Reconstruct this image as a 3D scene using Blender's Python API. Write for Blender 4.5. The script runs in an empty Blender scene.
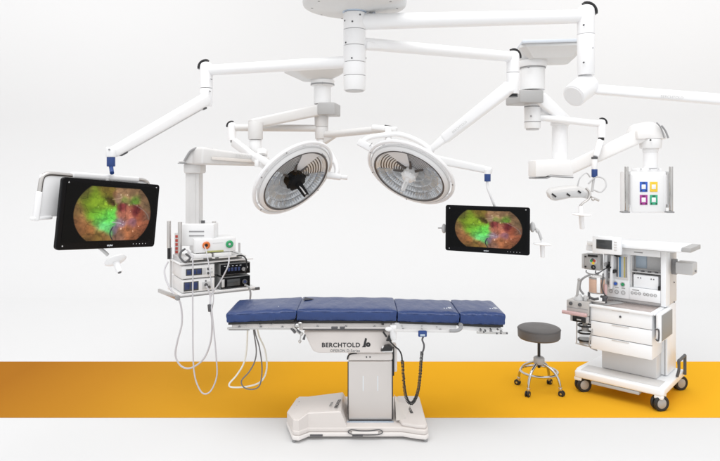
import bpy, bmesh, math, random
import numpy as np
from mathutils import Vector, Matrix
random.seed(7)
S = bpy.context.scene
PI = math.pi
# ------------------------------------------------------------------ camera
CZ = 1.92; F = 600.0; HX = 360.0; HY = 170.0
cam = bpy.data.objects.new('camera', bpy.data.cameras.new('camera'))
S.collection.objects.link(cam); S.camera = cam
cam.location = (0, 0, CZ); cam.rotation_euler = (PI/2, 0, 0)
cam.data.lens = 30.0; cam.data.sensor_width = 36.0; cam.data.shift_y = -60.5/720
cam.data.clip_end = 100; cam.data.clip_start = 0.05
# ------------------------------------------------------------------ world light and added fill lamps
W = bpy.data.worlds.new('World'); S.world = W; W.use_nodes = True
nt = W.node_tree; bg = nt.nodes['Background']
tc = nt.nodes.new('ShaderNodeTexCoord'); sp = nt.nodes.new('ShaderNodeSeparateXYZ')
nt.links.new(tc.outputs['Generated'], sp.inputs[0])
rp = nt.nodes.new('ShaderNodeValToRGB')
mr = nt.nodes.new('ShaderNodeMapRange'); mr.inputs['From Min'].default_value = -1
nt.links.new(sp.outputs['Z'], mr.inputs['Value']); nt.links.new(mr.outputs[0], rp.inputs[0])
cr = rp.color_ramp
cr.elements[0].position = 0.0; cr.elements[0].color = (.45, .45, .46, 1)
cr.elements[1].position = 1.0; cr.elements[1].color = (1.25, 1.25, 1.25, 1)
e = cr.elements.new(.5); e.color = (.74, .745, .755, 1)
e = cr.elements.new(.75); e.color = (1.0, 1.0, 1.01, 1)
fm_ = nt.nodes.new('ShaderNodeMapRange'); fm_.inputs['From Min'].default_value = 0.0; fm_.inputs['From Max'].default_value = -1.0
fm_.inputs['To Min'].default_value = 1.0; fm_.inputs['To Max'].default_value = 1.42
nt.links.new(sp.outputs['Y'], fm_.inputs['Value'])
vm = nt.nodes.new('ShaderNodeVectorMath'); vm.operation = 'SCALE'
nt.links.new(rp.outputs[0], vm.inputs[0]); nt.links.new(fm_.outputs[0], vm.inputs['Scale'])
nt.links.new(vm.outputs[0], bg.inputs['Color']); bg.inputs['Strength'].default_value = 0.91
def fill_lamp(name, loc, target, size, power, col=(1, 1, 1)):
    l = bpy.data.lights.new(name, 'AREA'); l.shape = 'RECTANGLE'; l.size = size[0]; l.size_y = size[1]
    l.energy = power; l.color = col
    o = bpy.data.objects.new(name, l); S.collection.objects.link(o)
    o.location = loc; o.rotation_euler = (Vector(target)-Vector(loc)).to_track_quat('-Z', 'Y').to_euler()
for sx_ in (-6.8, 6.8): fill_lamp('added_backdrop_fill', (sx_, 8.2, 6.8), (sx_, 12.0, 4.5), (9.5, .8), 106)  # added unseen strips that brighten and even out the backdrop
fill_lamp("added_overhead_fill", (-0.3, 2.0, 8.0), (0.4, 3.6, 0), (6.5, 4.5), 315)  # added unseen lamp, brightens the floor and upper surfaces
S.view_settings.view_transform = 'Standard'; S.view_settings.look = 'None'
S.view_settings.exposure = 0.0; S.view_settings.gamma = 1.0

# ------------------------------------------------------------------ helpers
def P(px, py, D): return Vector(((px-HX)/F*D, D, CZ+(HY-py)/F*D))
def mat(name, col, rough=.45, metal=0.0, noise=0.0, nscale=20, bump=0.0, bscale=200, coat=0.0, emis=None, spec=.5):
    m = bpy.data.materials.new(name); m.use_nodes = True; n = m.node_tree
    b = n.nodes['Principled BSDF']; b.inputs['Coat Roughness'].default_value = .35
    b.inputs['Base Color'].default_value = (*col, 1); b.inputs['Roughness'].default_value = rough
    b.inputs['Metallic'].default_value = metal; b.inputs['Coat Weight'].default_value = coat
    b.inputs['Specular IOR Level'].default_value = spec
    if emis:
        b.inputs['Emission Color'].default_value = (*emis[0], 1); b.inputs['Emission Strength'].default_value = emis[1]
    t = n.nodes.new('ShaderNodeTexCoord')
    nz = n.nodes.new('ShaderNodeTexNoise'); nz.inputs['Scale'].default_value = nscale; nz.inputs['Detail'].default_value = 5
    n.links.new(t.outputs['Object'], nz.inputs['Vector'])
    if noise > 0:
        mx = n.nodes.new('ShaderNodeMix'); mx.data_type = 'RGBA'
        mx.inputs[6].default_value = (*[c*(1-noise) for c in col], 1); mx.inputs[7].default_value = (*[min(1, c*(1+noise*.6)) for c in col], 1)
        n.links.new(nz.outputs[0], mx.inputs[0]); n.links.new(mx.outputs[2], b.inputs['Base Color'])
    r = n.nodes.new('ShaderNodeMapRange'); r.inputs['To Min'].default_value = max(0.02, rough*.8); r.inputs['To Max'].default_value = min(1, rough*1.2)
    n.links.new(nz.outputs[0], r.inputs['Value']); n.links.new(r.outputs[0], b.inputs['Roughness'])
    if bump > 0:
        n2 = n.nodes.new('ShaderNodeTexNoise'); n2.inputs['Scale'].default_value = bscale; n2.inputs['Detail'].default_value = 3
        n.links.new(t.outputs['Object'], n2.inputs['Vector'])
        bp = n.nodes.new('ShaderNodeBump'); bp.inputs['Strength'].default_value = bump; bp.inputs['Distance'].default_value = .004
        n.links.new(n2.outputs[0], bp.inputs['Height']); n.links.new(bp.outputs[0], b.inputs['Normal'])
    return m
M = dict(
    white=mat('white_powder_coat', (.82, .82, .82), .38, noise=.03, nscale=6),
    arm=mat('white_arm_paint', (.865, .865, .87), .32, noise=.02, nscale=5),
    warm=mat('warm_white_paint', (.80, .765, .74), .4, noise=.04, nscale=8),
    cwhite=mat('cool_white_panel', (.90, .915, .93), .36, noise=.02, nscale=6),
    cream=mat('cream_casting', (.74, .70, .66), .42, noise=.05, nscale=9),
    lgray=mat('light_grey_plastic', (.56, .56, .56), .42, noise=.05),
    gray=mat('mid_grey_plastic', (.30, .30, .305), .45, noise=.06),
    dgray=mat('dark_grey_plastic', (.09, .09, .095), .5, noise=.1),
    black=mat('black_plastic', (.012, .012, .013), .35, noise=.1),
    mblack=mat('matte_black_grip', (.010, .010, .011), .65, spec=.12),
    bezel=mat('glossy_black_bezel', (.004, .004, .005), .25, spec=.12),
    blue=mat('blue_plastic', (.015, .05, .20), .4),
    vinyl=mat('navy_vinyl', (.005, .033, .150), .38, noise=.10, nscale=7, bump=1.0, bscale=13, coat=.30),
    piping=mat('dark_notch_shade', (.006, .008, .025), .5),  # dark tone painted for the shade in the pad notch
    chrome=mat('polished_chrome', (.56, .55, .535), .12, 1.0),
    steel=mat('brushed_steel', (.62, .60, .58), .30, 1.0, noise=.08, nscale=14),
    satin=mat('satin_steel', (.70, .665, .64), .36, .8, noise=.04, nscale=4),
    reflector=mat('lamp_reflector', (.80, .825, .85), .25, .15, noise=.22, nscale=25, emis=((1, .98, .96), .06)),
    facet=mat('lens_facets', (.66, .69, .72), .18, .50, noise=.45, nscale=45, emis=((1, .98, .96), .05)),
    palecover=mat('pale_cover', (.60, .64, .69), .4, noise=.04),
    slat=mat('lamp_dark_ring', (.11, .10, .098), .4, .3),
    wedge=mat('lamp_pale_wedge', (.84, .85, .87), .35),
    seat=mat('grey_vinyl', (.115, .108, .105), .5, noise=.08, bump=.3, bscale=60),
    rubber=mat('black_rubber', (.02, .02, .02), .6),
    orange=mat('orange_socket', (.65, .16, .03), .4), green=mat('green_socket', (.02, .33, .12), .4),
    red=mat('red_print', (.5, .06, .04), .5), pink=mat('pink_tray', (.62, .42, .41), .45),
    beige=mat('beige_absorbent', (.66, .44, .33), .55, noise=.12, nscale=60),
    sblue=mat('socket_blue', (.02, .10, .50), .4), syel=mat('socket_yellow', (.85, .58, .04), .4),
    smag=mat('socket_magenta', (.36, .03, .26), .4), sgrn=mat('socket_green', (.03, .38, .20), .4),
    ink=mat('black_ink', (.02, .02, .022), .6), inkg=mat('grey_ink', (.22, .22, .22), .6),
    wink=mat('white_ink', (.75, .78, .82), .6),
    hose=mat('pale_grey_hose', (.55, .54, .56), .35), whose=mat('cream_hose', (.80, .78, .70), .35), dhose=mat('dark_hose', (.17, .165, .165), .35),
    lcd=mat('blue_lcd', (.02, .03, .09), .25, emis=((.03, .055, .17), .2)),
    lcddk=mat('dark_display', (.055, .058, .06), .2),
    pale_screen=mat('pale_blue_display', (.42, .50, .58), .25),
    worktop=mat('brown_steel_worktop', (.62, .54, .51), .25, .4, noise=.25, nscale=30),
    louver=mat('grey_louver', (.30, .30, .29), .55, noise=.1, nscale=120),
    yellow_tube=mat('yellow_tube', (.50, .42, .12), .3), blue_tube=mat('blue_tube', (.03, .22, .50), .3),
    bluesheen=mat('pale_blue_sheen_steel', (.50, .58, .68), .2, .7),
)
M['pgray'] = mat('mount_plate_grey', (.68, .68, .675), .45, noise=.05)
M['lwarm'] = mat('pale_grey_cover', (.68, .67, .66), .45, noise=.03)
M['gray2'] = mat('grey_brake_cover', (.42, .415, .41), .4, noise=.05)
M['lwarm2'] = mat('white_arm_cover', (.86, .85, .84), .4, noise=.02)
M['cream2'] = mat('column_cover', (.66, .65, .64), .4, noise=.03)
M['casegray'] = mat('dark_case', (.22, .22, .22), .4, noise=.04)
M['lstrip'] = mat('olive_strip', (.42, .42, .16), .5)
M['cream3'] = mat('cream_cover', (.70, .655, .625), .4, noise=.03, nscale=5)
M['bluegray'] = mat('blue_grey_tray', (.48, .52, .56), .4)
M['gray3'] = mat('warm_grey_unit', (.50, .48, .46), .42, noise=.06)
n = M['vinyl'].node_tree; t0 = n.nodes.new('ShaderNodeTexCoord'); mp_ = n.nodes.new('ShaderNodeMapping'); mp_.inputs['Rotation'].default_value = (0, .75, .2); mp_.inputs['Scale'].default_value = (22, 8, 5)
w2 = n.nodes.new('ShaderNodeTexNoise'); w2.inputs['Scale'].default_value = 1.0; w2.inputs['Detail'].default_value = 2; b2 = n.nodes.new('ShaderNodeBump'); b2.inputs['Strength'].default_value = .8; b2.inputs['Distance'].default_value = .010
n.links.new(t0.outputs['Object'], mp_.inputs[0]); n.links.new(mp_.outputs[0], w2.inputs['Vector']); n.links.new(w2.outputs[0], b2.inputs['Height'])
old = n.nodes['Principled BSDF'].inputs['Normal'].links[0].from_node; n.links.new(b2.outputs[0], old.inputs['Normal'])
g = bpy.data.materials.new('clear_plastic'); g.use_nodes = True; n = g.node_tree; n.nodes.clear()
o_ = n.nodes.new('ShaderNodeOutputMaterial'); mx = n.nodes.new('ShaderNodeMixShader'); tr = n.nodes.new('ShaderNodeBsdfTransparent'); gl = n.nodes.new('ShaderNodeBsdfGlossy')
tr.inputs[0].default_value = (.93, .93, .93, 1); gl.inputs['Roughness'].default_value = .08; mx.inputs[0].default_value = .012
n.links.new(tr.outputs[0], mx.inputs[1]); n.links.new(gl.outputs[0], mx.inputs[2]); n.links.new(mx.outputs[0], o_.inputs[0])
M['clear'] = g

FR = {}                                     # frame matrix of each root
def thing(name, label, cat, loc=(0, 0, 0), rz=0, group=None, kind=None):
    o = bpy.data.objects.new(name, None); o.empty_display_size = .1; S.collection.objects.link(o)
    o.location = loc; o.rotation_euler = (0, 0, rz)
    FR[o.name] = Matrix.Translation(Vector(loc)) @ Matrix.Rotation(rz, 4, 'Z')
    o['label'] = label; o['category'] = cat
    if group: o['group'] = group
    if kind: o['kind'] = kind
    return o
def basis(d, up=(0, 0, 1)):
    d = Vector(d).normalized(); up = Vector(up)
    x = up.cross(d)
    if x.length < 1e-4: x = Vector((1, 0, 0)).cross(d)
    if x.length < 1e-4: x = Vector((0, 1, 0)).cross(d)
    x.normalize(); y = d.cross(x).normalized()
    return x, y, d
class MB:
    def __init__(s, T=None): s.bm = bmesh.new(); s.T = T or Matrix.Identity(4)
    def _add(s, b2, mtx=None):
        me = bpy.data.meshes.new('t'); b2.to_mesh(me); b2.free()
        if mtx is not None: me.transform(mtx)
        s.bm.from_mesh(me); bpy.data.meshes.remove(me); return s
    def box(s, lo, hi, bev=.003, seg=2, R=None):
        b = bmesh.new(); bmesh.ops.create_cube(b, size=1)
        lo = Vector(lo); hi = Vector(hi); c = (lo+hi)/2; d = hi-lo
        for v in b.verts: v.co = Vector((v.co.x*d.x, v.co.y*d.y, v.co.z*d.z))
        if bev > 0: bmesh.ops.bevel(b, geom=b.edges[:], offset=min(bev, min(abs(x) for x in d)*.45), segments=seg, affect='EDGES', profile=.5)
        m = Matrix.Translation(c)
        if R is not None: m = m @ R
        return s._add(b, m)
    def cyl(s, p0, p1, r0, r1=None, seg=32, bev=0.0):
        r1 = r0 if r1 is None else r1; p0 = Vector(p0); p1 = Vector(p1)
        L = (p1-p0).length
        prof = [(0, 0), (r0, 0), (r1, L), (0, L)] if bev <= 0 else [(0, 0), (r0-bev, 0), (r0-.3*bev, .3*bev), (r0, bev), (r1, L-bev), (r1-.3*bev, L-.3*bev), (r1-bev, L), (0, L)]
        return s.lathe(prof, p0, p1-p0, seg)
    def lathe(s, prof, o=(0, 0, 0), axis=(0, 0, 1), seg=32, a0=0, a1=2*PI):
        x, y, d = basis(axis); o = Vector(o); rings = []; full = abs(a1-a0-2*PI) < 1e-6
        n = seg if full else seg+1
        for r, h in prof:
            if r < 1e-6: rings.append([s.bm.verts.new(o+d*h)])
            else: rings.append([s.bm.verts.new(o+d*h+(x*math.cos(a0+(a1-a0)*k/seg)+y*math.sin(a0+(a1-a0)*k/seg))*r) for k in range(n)])
        for A, B in zip(rings, rings[1:]):
            for k in range(seg):
                k2 = (k+1) % n
                q = [A[k % len(A)], A[k2 % len(A)], B[k2 % len(B)], B[k % len(B)]]
                u = []
                for v in q:
                    if v not in u: u.append(v)
                if len(u) > 2:
                    try: s.bm.faces.new(u)
                    except ValueError: pass
        return s
    def loft(s, rings, cap=True, closed=True):
        R = [[s.bm.verts.new(Vector(p)) for p in r] for r in rings]; n = len(R[0])
        for A, B in zip(R, R[1:]):
            for k in range(n if closed else n-1):
                s.bm.faces.new([A[k], A[(k+1) % n], B[(k+1) % n], B[k]])
        if cap: s.bm.faces.new(R[0][::-1]); s.bm.faces.new(R[-1])
        return s
    def prism(s, poly, ext, bev=0.0, seg=2):        # poly: 3-D points, ext: vector
        b = bmesh.new(); e = Vector(ext)
        A = [b.verts.new(Vector(p)) for p in poly]; B = [b.verts.new(Vector(p)+e) for p in poly]; n = len(A)
        b.faces.new(A[::-1]); b.faces.new(B)
        for k in range(n): b.faces.new([A[k], A[(k+1) % n], B[(k+1) % n], B[k]])
        bmesh.ops.recalc_face_normals(b, faces=b.faces[:])
        if bev > 0: bmesh.ops.bevel(b, geom=b.edges[:], offset=bev, segments=seg, affect='EDGES', profile=.5)
        return s._add(b)
    def beam(s, p0, p1, w0, h0, w1=None, h1=None, bev=.01, up=(0, 0, 1)):
        w1 = w1 or w0; h1 = h1 or h0; p0 = Vector(p0); p1 = Vector(p1); x, y, d = basis(p1-p0, up)
        b = bmesh.new(); vs = []
        for p, w, h in ((p0, w0, h0), (p1, w1, h1)):
            vs.append([b.verts.new(p+x*a*w/2+y*c*h/2) for a, c in ((-1, -1), (1, -1), (1, 1), (-1, 1))])
        A, B = vs; b.faces.new(A[::-1]); b.faces.new(B)
        for k in range(4): b.faces.new([A[k], A[(k+1) % 4], B[(k+1) % 4], B[k]])
        if bev > 0: bmesh.ops.bevel(b, geom=b.edges[:], offset=min(bev, min(w0, h0, w1, h1)*.45), segments=3, affect='EDGES', profile=.5)
        return s._add(b)
    def tube(s, pts, r, seg=12, sub=8, closed=False, smooth=True):
        pts = [Vector(p) for p in pts]; Q = []
        if smooth and len(pts) > 2:
            n = len(pts)
            for i in range(n if closed else n-1):
                if closed: p = [pts[(i+k-1) % n] for k in range(4)]
                else: p = [pts[max(0, i-1)], pts[i], pts[i+1], pts[min(n-1, i+2)]]
                for j in range(sub):
                    t = j/sub; t2 = t*t; t3 = t2*t
                    Q.append(.5*((2*p[1])+(p[2]-p[0])*t+(2*p[0]-5*p[1]+4*p[2]-p[3])*t2+(3*p[1]-p[0]-3*p[2]+p[3])*t3))
            if not closed: Q.append(pts[-1])
        else: Q = pts
        n = len(Q); rr = r if callable(r) else (lambda t: r)
        prev = None; rings = []
        for i in range(n):
            d = (Q[(i+1) % n]-Q[i-1]) if closed else (Q[min(n-1, i+1)]-Q[max(0, i-1)])
            d.normalize()
            if prev is None: x, y, _ = basis(d)
            else:
                x = prev-d*prev.dot(d); x.normalize(); y = d.cross(x)
            prev = x; R = rr(i/max(1, n-1))
            rings.append([Q[i]+(x*math.cos(2*PI*k/seg)+y*math.sin(2*PI*k/seg))*R for k in range(seg)])
        if closed: s.loft(rings+[rings[0]], cap=False)
        else: s.loft(rings)
        return s
    def sphere(s, c, r, sc=(1, 1, 1), seg=20):
        b = bmesh.new(); bmesh.ops.create_uvsphere(b, u_segments=seg, v_segments=seg//2, radius=r)
        return s._add(b, Matrix.Translation(Vector(c)) @ Matrix.Diagonal((*sc, 1)))
    def build(s, name, m, parent=None, world=True, sharp=35):
        bm = s.bm; bmesh.ops.remove_doubles(bm, verts=bm.verts[:], dist=1e-6)
        bmesh.ops.recalc_face_normals(bm, faces=bm.faces[:])
        me = bpy.data.meshes.new(name); bm.to_mesh(me); bm.free()
        if parent is not None and world: me.transform(FR[parent.name].inverted())
        for p in me.polygons: p.use_smooth = True
        me.set_sharp_from_angle(angle=math.radians(sharp))
        me.materials.append(M[m] if isinstance(m, str) else m)
        o = bpy.data.objects.new(name, me); S.collection.objects.link(o)
        if parent is not None: o.parent = parent; FR[o.name] = FR[parent.name]
        return o
def lettering(name, body, size, pos, xdir, ydir, m, parent, world=True, align='LEFT', off=0.0, space=1.0, depth=.0006):
    cu = bpy.data.curves.new('t', 'FONT'); cu.body = body; cu.size = size; cu.align_x = align; cu.extrude = depth; cu.offset = off; cu.space_character = space
    t = bpy.data.objects.new('t', cu); S.collection.objects.link(t)
    bpy.context.view_layer.update()
    me = bpy.data.meshes.new_from_object(t.evaluated_get(bpy.context.evaluated_depsgraph_get())); bpy.data.objects.remove(t)
    x = Vector(xdir).normalized(); y = Vector(ydir); y = (y-x*y.dot(x)).normalized(); z = x.cross(y)
    mt = Matrix(((x.x, y.x, z.x, pos[0]), (x.y, y.y, z.y, pos[1]), (x.z, y.z, z.z, pos[2]), (0, 0, 0, 1)))
    me.transform(mt)
    if world: me.transform(FR[parent.name].inverted())
    me.materials.clear(); me.materials.append(M[m]); me.name = name
    o = bpy.data.objects.new(name, me); S.collection.objects.link(o); o.parent = parent; FR[o.name] = FR[parent.name]
    return o
def structure(o): o['kind'] = 'structure'; return o

# ------------------------------------------------------------------ setting
def paper(name, col):
    return mat(name, col, .85, noise=.004, nscale=1.5, spec=.0)
mfl = paper('white_studio_floor', (.695, .695, .695)); mbk = paper('white_studio_backdrop', (.695, .695, .695))
b = MB(); X = 16
b.loft([[(-X, -6, 0), (-X, 9.0, 0)], [(X, -6, 0), (X, 9.0, 0)]], cap=False, closed=False)
structure(b.build('floor', mfl))
b = MB(); ring = []
for k in range(17):
    a = PI/2*k/16; ring.append((9.0+3.0*math.sin(a), 3.0*(1-math.cos(a))))
ring.append((12.0, 8.5))
b.loft([[(-X, y, z) for y, z in ring], [(X, y, z) for y, z in ring]], cap=False, closed=False)
structure(b.build('backdrop', mbk, sharp=80))
ms = bpy.data.materials.new('printed_amber_stripe'); ms.use_nodes = True; n = ms.node_tree; pb = n.nodes['Principled BSDF']
t_ = n.nodes.new('ShaderNodeTexCoord'); s_ = n.nodes.new('ShaderNodeSeparateXYZ'); r_ = n.nodes.new('ShaderNodeMapRange'); c_ = n.nodes.new('ShaderNodeValToRGB')
n.links.new(t_.outputs['Object'], s_.inputs[0]); n.links.new(s_.outputs['X'], r_.inputs['Value'])
r_.inputs['From Min'].default_value = -3.2; r_.inputs['From Max'].default_value = 3.2
n.links.new(r_.outputs[0], c_.inputs[0]); n.links.new(c_.outputs[0], pb.inputs['Base Color']); pb.inputs['Roughness'].default_value = .8; pb.inputs['Specular IOR Level'].default_value = 0
ce = c_.color_ramp; ce.elements[0].position = 0.0; ce.elements[0].color = (.375, .150, .020, 1)
ce.elements[1].position = 1.0; ce.elements[1].color = (.83, .43, .026, 1)
for p_, c in ((.14, (.475, .212, .024, 1)), (.22, (.55, .265, .026, 1)), (.31, (.62, .31, .026, 1)), (.42, (.70, .345, .021, 1)), (.62, (.77, .385, .022, 1))):
    q = ce.elements.new(p_); q.color = c
b = MB(); b.box((-X+.5, 4.645, .0005), (X-.5, 6.0, .004), 0)
structure(b.build('floor_stripe', ms))

# ------------------------------------------------------------------ main ceiling boom (front)
ax = (354.6-HX)/F*4.1; AY = 4.1
def AZ(py, D=4.1): return CZ+(HY-py)/F*D
def screws(mb, c, R, n, axis=(0, 0, -1), r=.006, ph=0):
    x, y, d = basis(axis)
    for k in range(n):
        a = 2*PI*k/n+ph; p = Vector(c)+(x*math.cos(a)+y*math.sin(a))*R
        mb.cyl(p, p+d*.005, r, seg=10)
t = thing('ceiling_boom', 'large front ceiling boom with round plate and three long white arms', 'ceiling boom', (ax, AY, 3.06))
pz = 3.03
b = MB(); b.lathe([(0, .05), (.33, .05), (.355, .03), (.35, .012), (.30, -.004), (.14, -.022), (.12, -.03), (0, -.03)], (ax, AY, pz), (0, 0, 1), 64); mp = b.build('mount_plate', 'pgray', t)
b = MB(); screws(b, (ax, AY, pz-.002), .29, 10, r=.008, ph=.3); b.build('screw', 'gray', mp)
b = MB(); b.cyl((ax, AY, AZ(13)), (ax, AY, pz-.02), .083, .083, 40, .006); b.build('collar', 'bluesheen', t)  # bluish reflection put into the collar's own colour
def column(parent, segs, r, m='arm', c=(ax, AY)):
    for a, bb in segs:
        q = MB(); q.cyl((c[0], c[1], bb), (c[0], c[1], a), r, r, 48, .004); q.build('column', m, parent)
ys = [13, 30, 46, 62.5, 76]
col_segs = [(AZ(a)-.0015, AZ(c)+.0015) for a, c in zip(ys, ys[1:])]
column(t, col_segs, .077)
b = MB(); b.cyl((ax, AY, AZ(88)), (ax, AY, AZ(12)), .070, seg=32); b.build('inner_shaft', 'gray', t)
b = MB(); b.cyl((ax, AY, AZ(90.5)), (ax, AY, AZ(76)-.0015), .073, .077, 48, .004); b.build('end_cap', 'white', t)
b = MB(); b.cyl((ax, AY, AZ(91.4)), (ax, AY, AZ(90.5)), .062, seg=32); b.build('end_disc', 'lgray', t)
b = MB()
for px, py in ((352.5, 24), (345, 22), (346, 44), (352, 60), (366.0, 58), (360, 17)):
    p = P(px, py, 4.1); d = (px-354.6)/11.3; a = math.asin(max(-1, min(1, d)))
    c = Vector((ax+.076*math.sin(a), AY-.076*math.cos(a), p.z)); nrm = Vector((math.sin(a), -math.cos(a), 0)); b.cyl(c, c+nrm*.004, .006, seg=12)
b.build('screw', 'dgray', t)
b = MB(); q = P(372.5, 6, 4.15); b.cyl((q.x, q.y, AZ(17)), (q.x, q.y, AZ(4)), .022, seg=20, bev=.003); b.build('cable_gland', 'bluesheen', t)
def elbow(parent, c, r, ztop, zbot, end_r, from_dir, capm='black'):
    """vertical knuckle with a rounded top and a black cap strip"""
    q = MB(); c = Vector(c)
    prof = [(0, zbot), (r, zbot), (r, ztop-r*.9), (r*.93, ztop-r*.45), (r*.72, ztop-r*.15), (r*.4, ztop), (0, ztop)]
    q.lathe(prof, (c.x, c.y, 0), (0, 0, 1), 40); k = q.build('knuckle', 'arm', parent)
    q = MB(); fd = Vector(from_dir); fd.z = 0; fd.normalize(); side = fd.cross(Vector((0, 0, 1)))
    rings = []
    for i in range(9):
        a = -.15+(PI/2+.45)*i/8
        dd = fd*(-math.cos(a))+Vector((0, 0, 1))*math.sin(a)
        ctr = Vector((c.x, c.y, ztop-r*.9)); R = r*1.04
        pc = ctr+dd*R
        rings.append([pc-side*r*.42, pc+side*r*.42, pc+side*r*.42+dd*.012, pc-side*r*.42+dd*.012])
    q.loft(rings); q.build('end_cap', capm, parent)
    return k
# arm to the right (runs out of the picture)
A0 = P(362, 21.7, 4.1); A1 = P(585, 16.3, 3.98)
b = MB(); b.tube([A0, A1], lambda t_: .055-.011*t_, 28, smooth=False); b.build('arm', 'arm', t)
kc = P(586, 40, 3.98)
elbow(t, kc, .056, CZ+(HY-5)/F*3.98, CZ+(HY-34.4)/F*3.98, 0, (-1, 0, 0))
b = MB(); b.cyl((kc.x, kc.y, CZ+(HY-75)/F*3.98), (kc.x, kc.y, CZ+(HY-34.7)/F*3.98), .055, .057, 40, .003); b.build('knuckle', 'arm', t)
hub0 = P(588, 84, 4.02); hub1 = P(573.5, 96, 3.93)
b = MB(); b.cyl(hub0, hub1, .082, .078, 40, .010); b.build('hinge', 'arm', t)
b = MB(); d_ = (hub1-hub0).normalized(); b.cyl(hub1, hub1+d_*.004, .062, seg=40); b.build('hinge_cover', 'white', t)
b = MB()
for px, py, D in ((583.5, 25, 3.925), (583.5, 62.5, 3.925), (592, 48, 3.935)): q_ = P(px, py, D); b.cyl(q_, q_-Vector((0, .006, 0)), .006, seg=12)
b.build('screw', 'dgray', t)
S0 = P(592, 89, 4.0); S1 = P(748, 101.5, 3.75)
b = MB(); b.beam(S0, S1, .075, .062, .075, .066, .014); sa = b.build('spring_arm', 'arm', t)
xd = (S1-S0).normalized()
p = P(657, 98.2, 3.88)+Vector((0, -.045, 0)); lettering('lettering', 'BERCHTOLD', .023, p, xd, (0, 0, 1), 'lgray', sa)
# arm to the right lamp side
B0 = P(360, 43.3, 4.1); B1 = P(512, 56.8, 4.7)
b = MB(); b.tube([B0, B1], lambda t_: .042-.002*t_, 28, smooth=False); b.build('arm', 'arm', t)
b = MB(); b.beam(P(364, 45.5, 4.1), P(381, 47.5, 4.17), .09, .052, .06, .03, .008); b.build('arm_bracket', 'arm', t)
kb = P(513, 60, 4.7); elbow(t, kb, .050, CZ+(HY-51)/F*4.7, CZ+(HY-72.5)/F*4.7, 0, (-1, -.3, 0))
b = MB(); b.cyl((kb.x, kb.y, CZ+(HY-94)/F*4.7), (kb.x, kb.y, CZ+(HY-72.9)/F*4.7), .047, .050, 36, .003); b.build('knuckle', 'arm', t)
b = MB(); b.cyl((kb.x, kb.y, CZ+(HY-97)/F*4.7), (kb.x, kb.y, CZ+(HY-94)/F*4.7), .036, seg=30); b.build('hinge', 'black', t)
T0 = P(511, 86, 4.66); T1 = P(430, 150, 5.0)
b = MB(); b.beam(T0, T0.lerp(T1, .82), .085, .105, .075, .085, .02); sb = b.build('spring_arm', 'arm', t)
b = MB(); b.beam(T0.lerp(T1, .81), T1, .06, .07, .04, .045, .012); b.build('arm_tip', 'arm', t)
b = MB(); b.cyl(T1+Vector((0, 0, .03)), P(430, 162, 5.0), .03, seg=24, bev=.004); b.build('knuckle', 'arm', t)
xd = (T0-T1).normalized(); p = T0.lerp(T1, .70)+Vector((-.012, -.062, -.018)); lettering('lettering', 'BERCHTOLD', .026, p, xd, (0, 0, 1), 'lgray', sb)
U0 = P(430, 158, 5.0); U1 = P(492, 171, 4.80)
b = MB(); b.beam(U0, U1, .05, .075, .045, .055, .014); b.build('arm', 'white', t)
b = MB(); u_ = P(487.5, 170, 4.8); b.cyl(u_, P(487.5, 174, 4.8), .026, seg=24); b.build('hinge', 'white', t)
b = MB(); b.cyl(P(487.5, 181.5, 4.8), P(487.5, 173, 4.8), .025, seg=24, bev=.003); b.build('connector', 'blue', t)
b = MB(); b.tube([P(487.2, 181, 4.8), P(487.5, 187, 4.8), P(490, 194, 4.8), P(495, 207, 4.82)], .011, 12); b.build('drop_tube', 'white', t)
# arm to the left, carrying the near monitor
C0 = P(350, 61.7, 4.1); C1 = P(209, 70.2, 4.42)
b = MB(); b.tube([C0, C1], lambda t_: .041-.002*t_, 28, smooth=False); b.build('arm', 'arm', t)
kcx = P(206.3, 70, 4.42); elbow(t, kcx, .047, CZ+(HY-62)/F*4.42, CZ+(HY-88)/F*4.42, 0, (1, 0, 0))
b = MB(); b.cyl((kcx.x, kcx.y, CZ+(HY-106)/F*4.42), (kcx.x, kcx.y, CZ+(HY-88.5)/F*4.42), .044, .047, 36, .004); b.build('knuckle', 'arm', t)
V0 = P(206, 99, 4.38); V1 = P(112, 153, 3.5)
b = MB(); b.beam(V0, V1, .075, .085, .06, .062, .018); sc = b.build('spring_arm', 'arm', t)
dn = Vector((0, 0, -1)); dv = (V1-V0).normalized(); upv = basis(dv)[1]; off = upv*(-1 if upv.z > 0 else 1)
b = MB()
for px, py, D in ((209.5, 91, 4.375), (202.5, 96, 4.33), (187, 108.5, 4.18), (124, 142.5, 3.575), (109, 149.5, 3.475), (211, 79, 4.378)): q_ = P(px, py, D-.01); b.cyl(q_+Vector((0, .02, 0)), q_, .005, seg=12)
b.build('screw', 'gray', t)
b = MB(); b.beam(V0.lerp(V1, .08)+off*.044, V0.lerp(V1, .93)+off*.033, .045, .012, .04, .01, .004); b.build('lower_rod', 'lgray', t)
b = MB(); b.beam(V0.lerp(V1, .045)+off*.052, V0.lerp(V1, .09)+off*.048, .05, .014, bev=.004); b.beam(V0.lerp(V1, .90)+off*.036, V0.lerp(V1, .955)+off*.034, .045, .012, bev=.004); b.build('rod_stop', 'dgray', t)
p = V0.lerp(V1, .62)+Vector((0, -.048, -.012)); lettering('lettering', 'BERCHTOLD', .027, p, (V0-V1), (0, 0, 1), 'lgray', sc)
b = MB(); b.cyl(P(111, 157, 3.5), P(111, 147, 3.5), .028, seg=28, bev=.004); b.build('hinge', 'arm', t)
b = MB(); b.cyl(P(111, 166.5, 3.5), P(111, 156.8, 3.5), .0235, seg=28, bev=.003); b.build('connector', 'blue', t)
b = MB(); b.cyl(P(112, 173, 3.45), P(111, 166, 3.5), .012, seg=20); b.build('drop_tube', 'blue', t)

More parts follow.
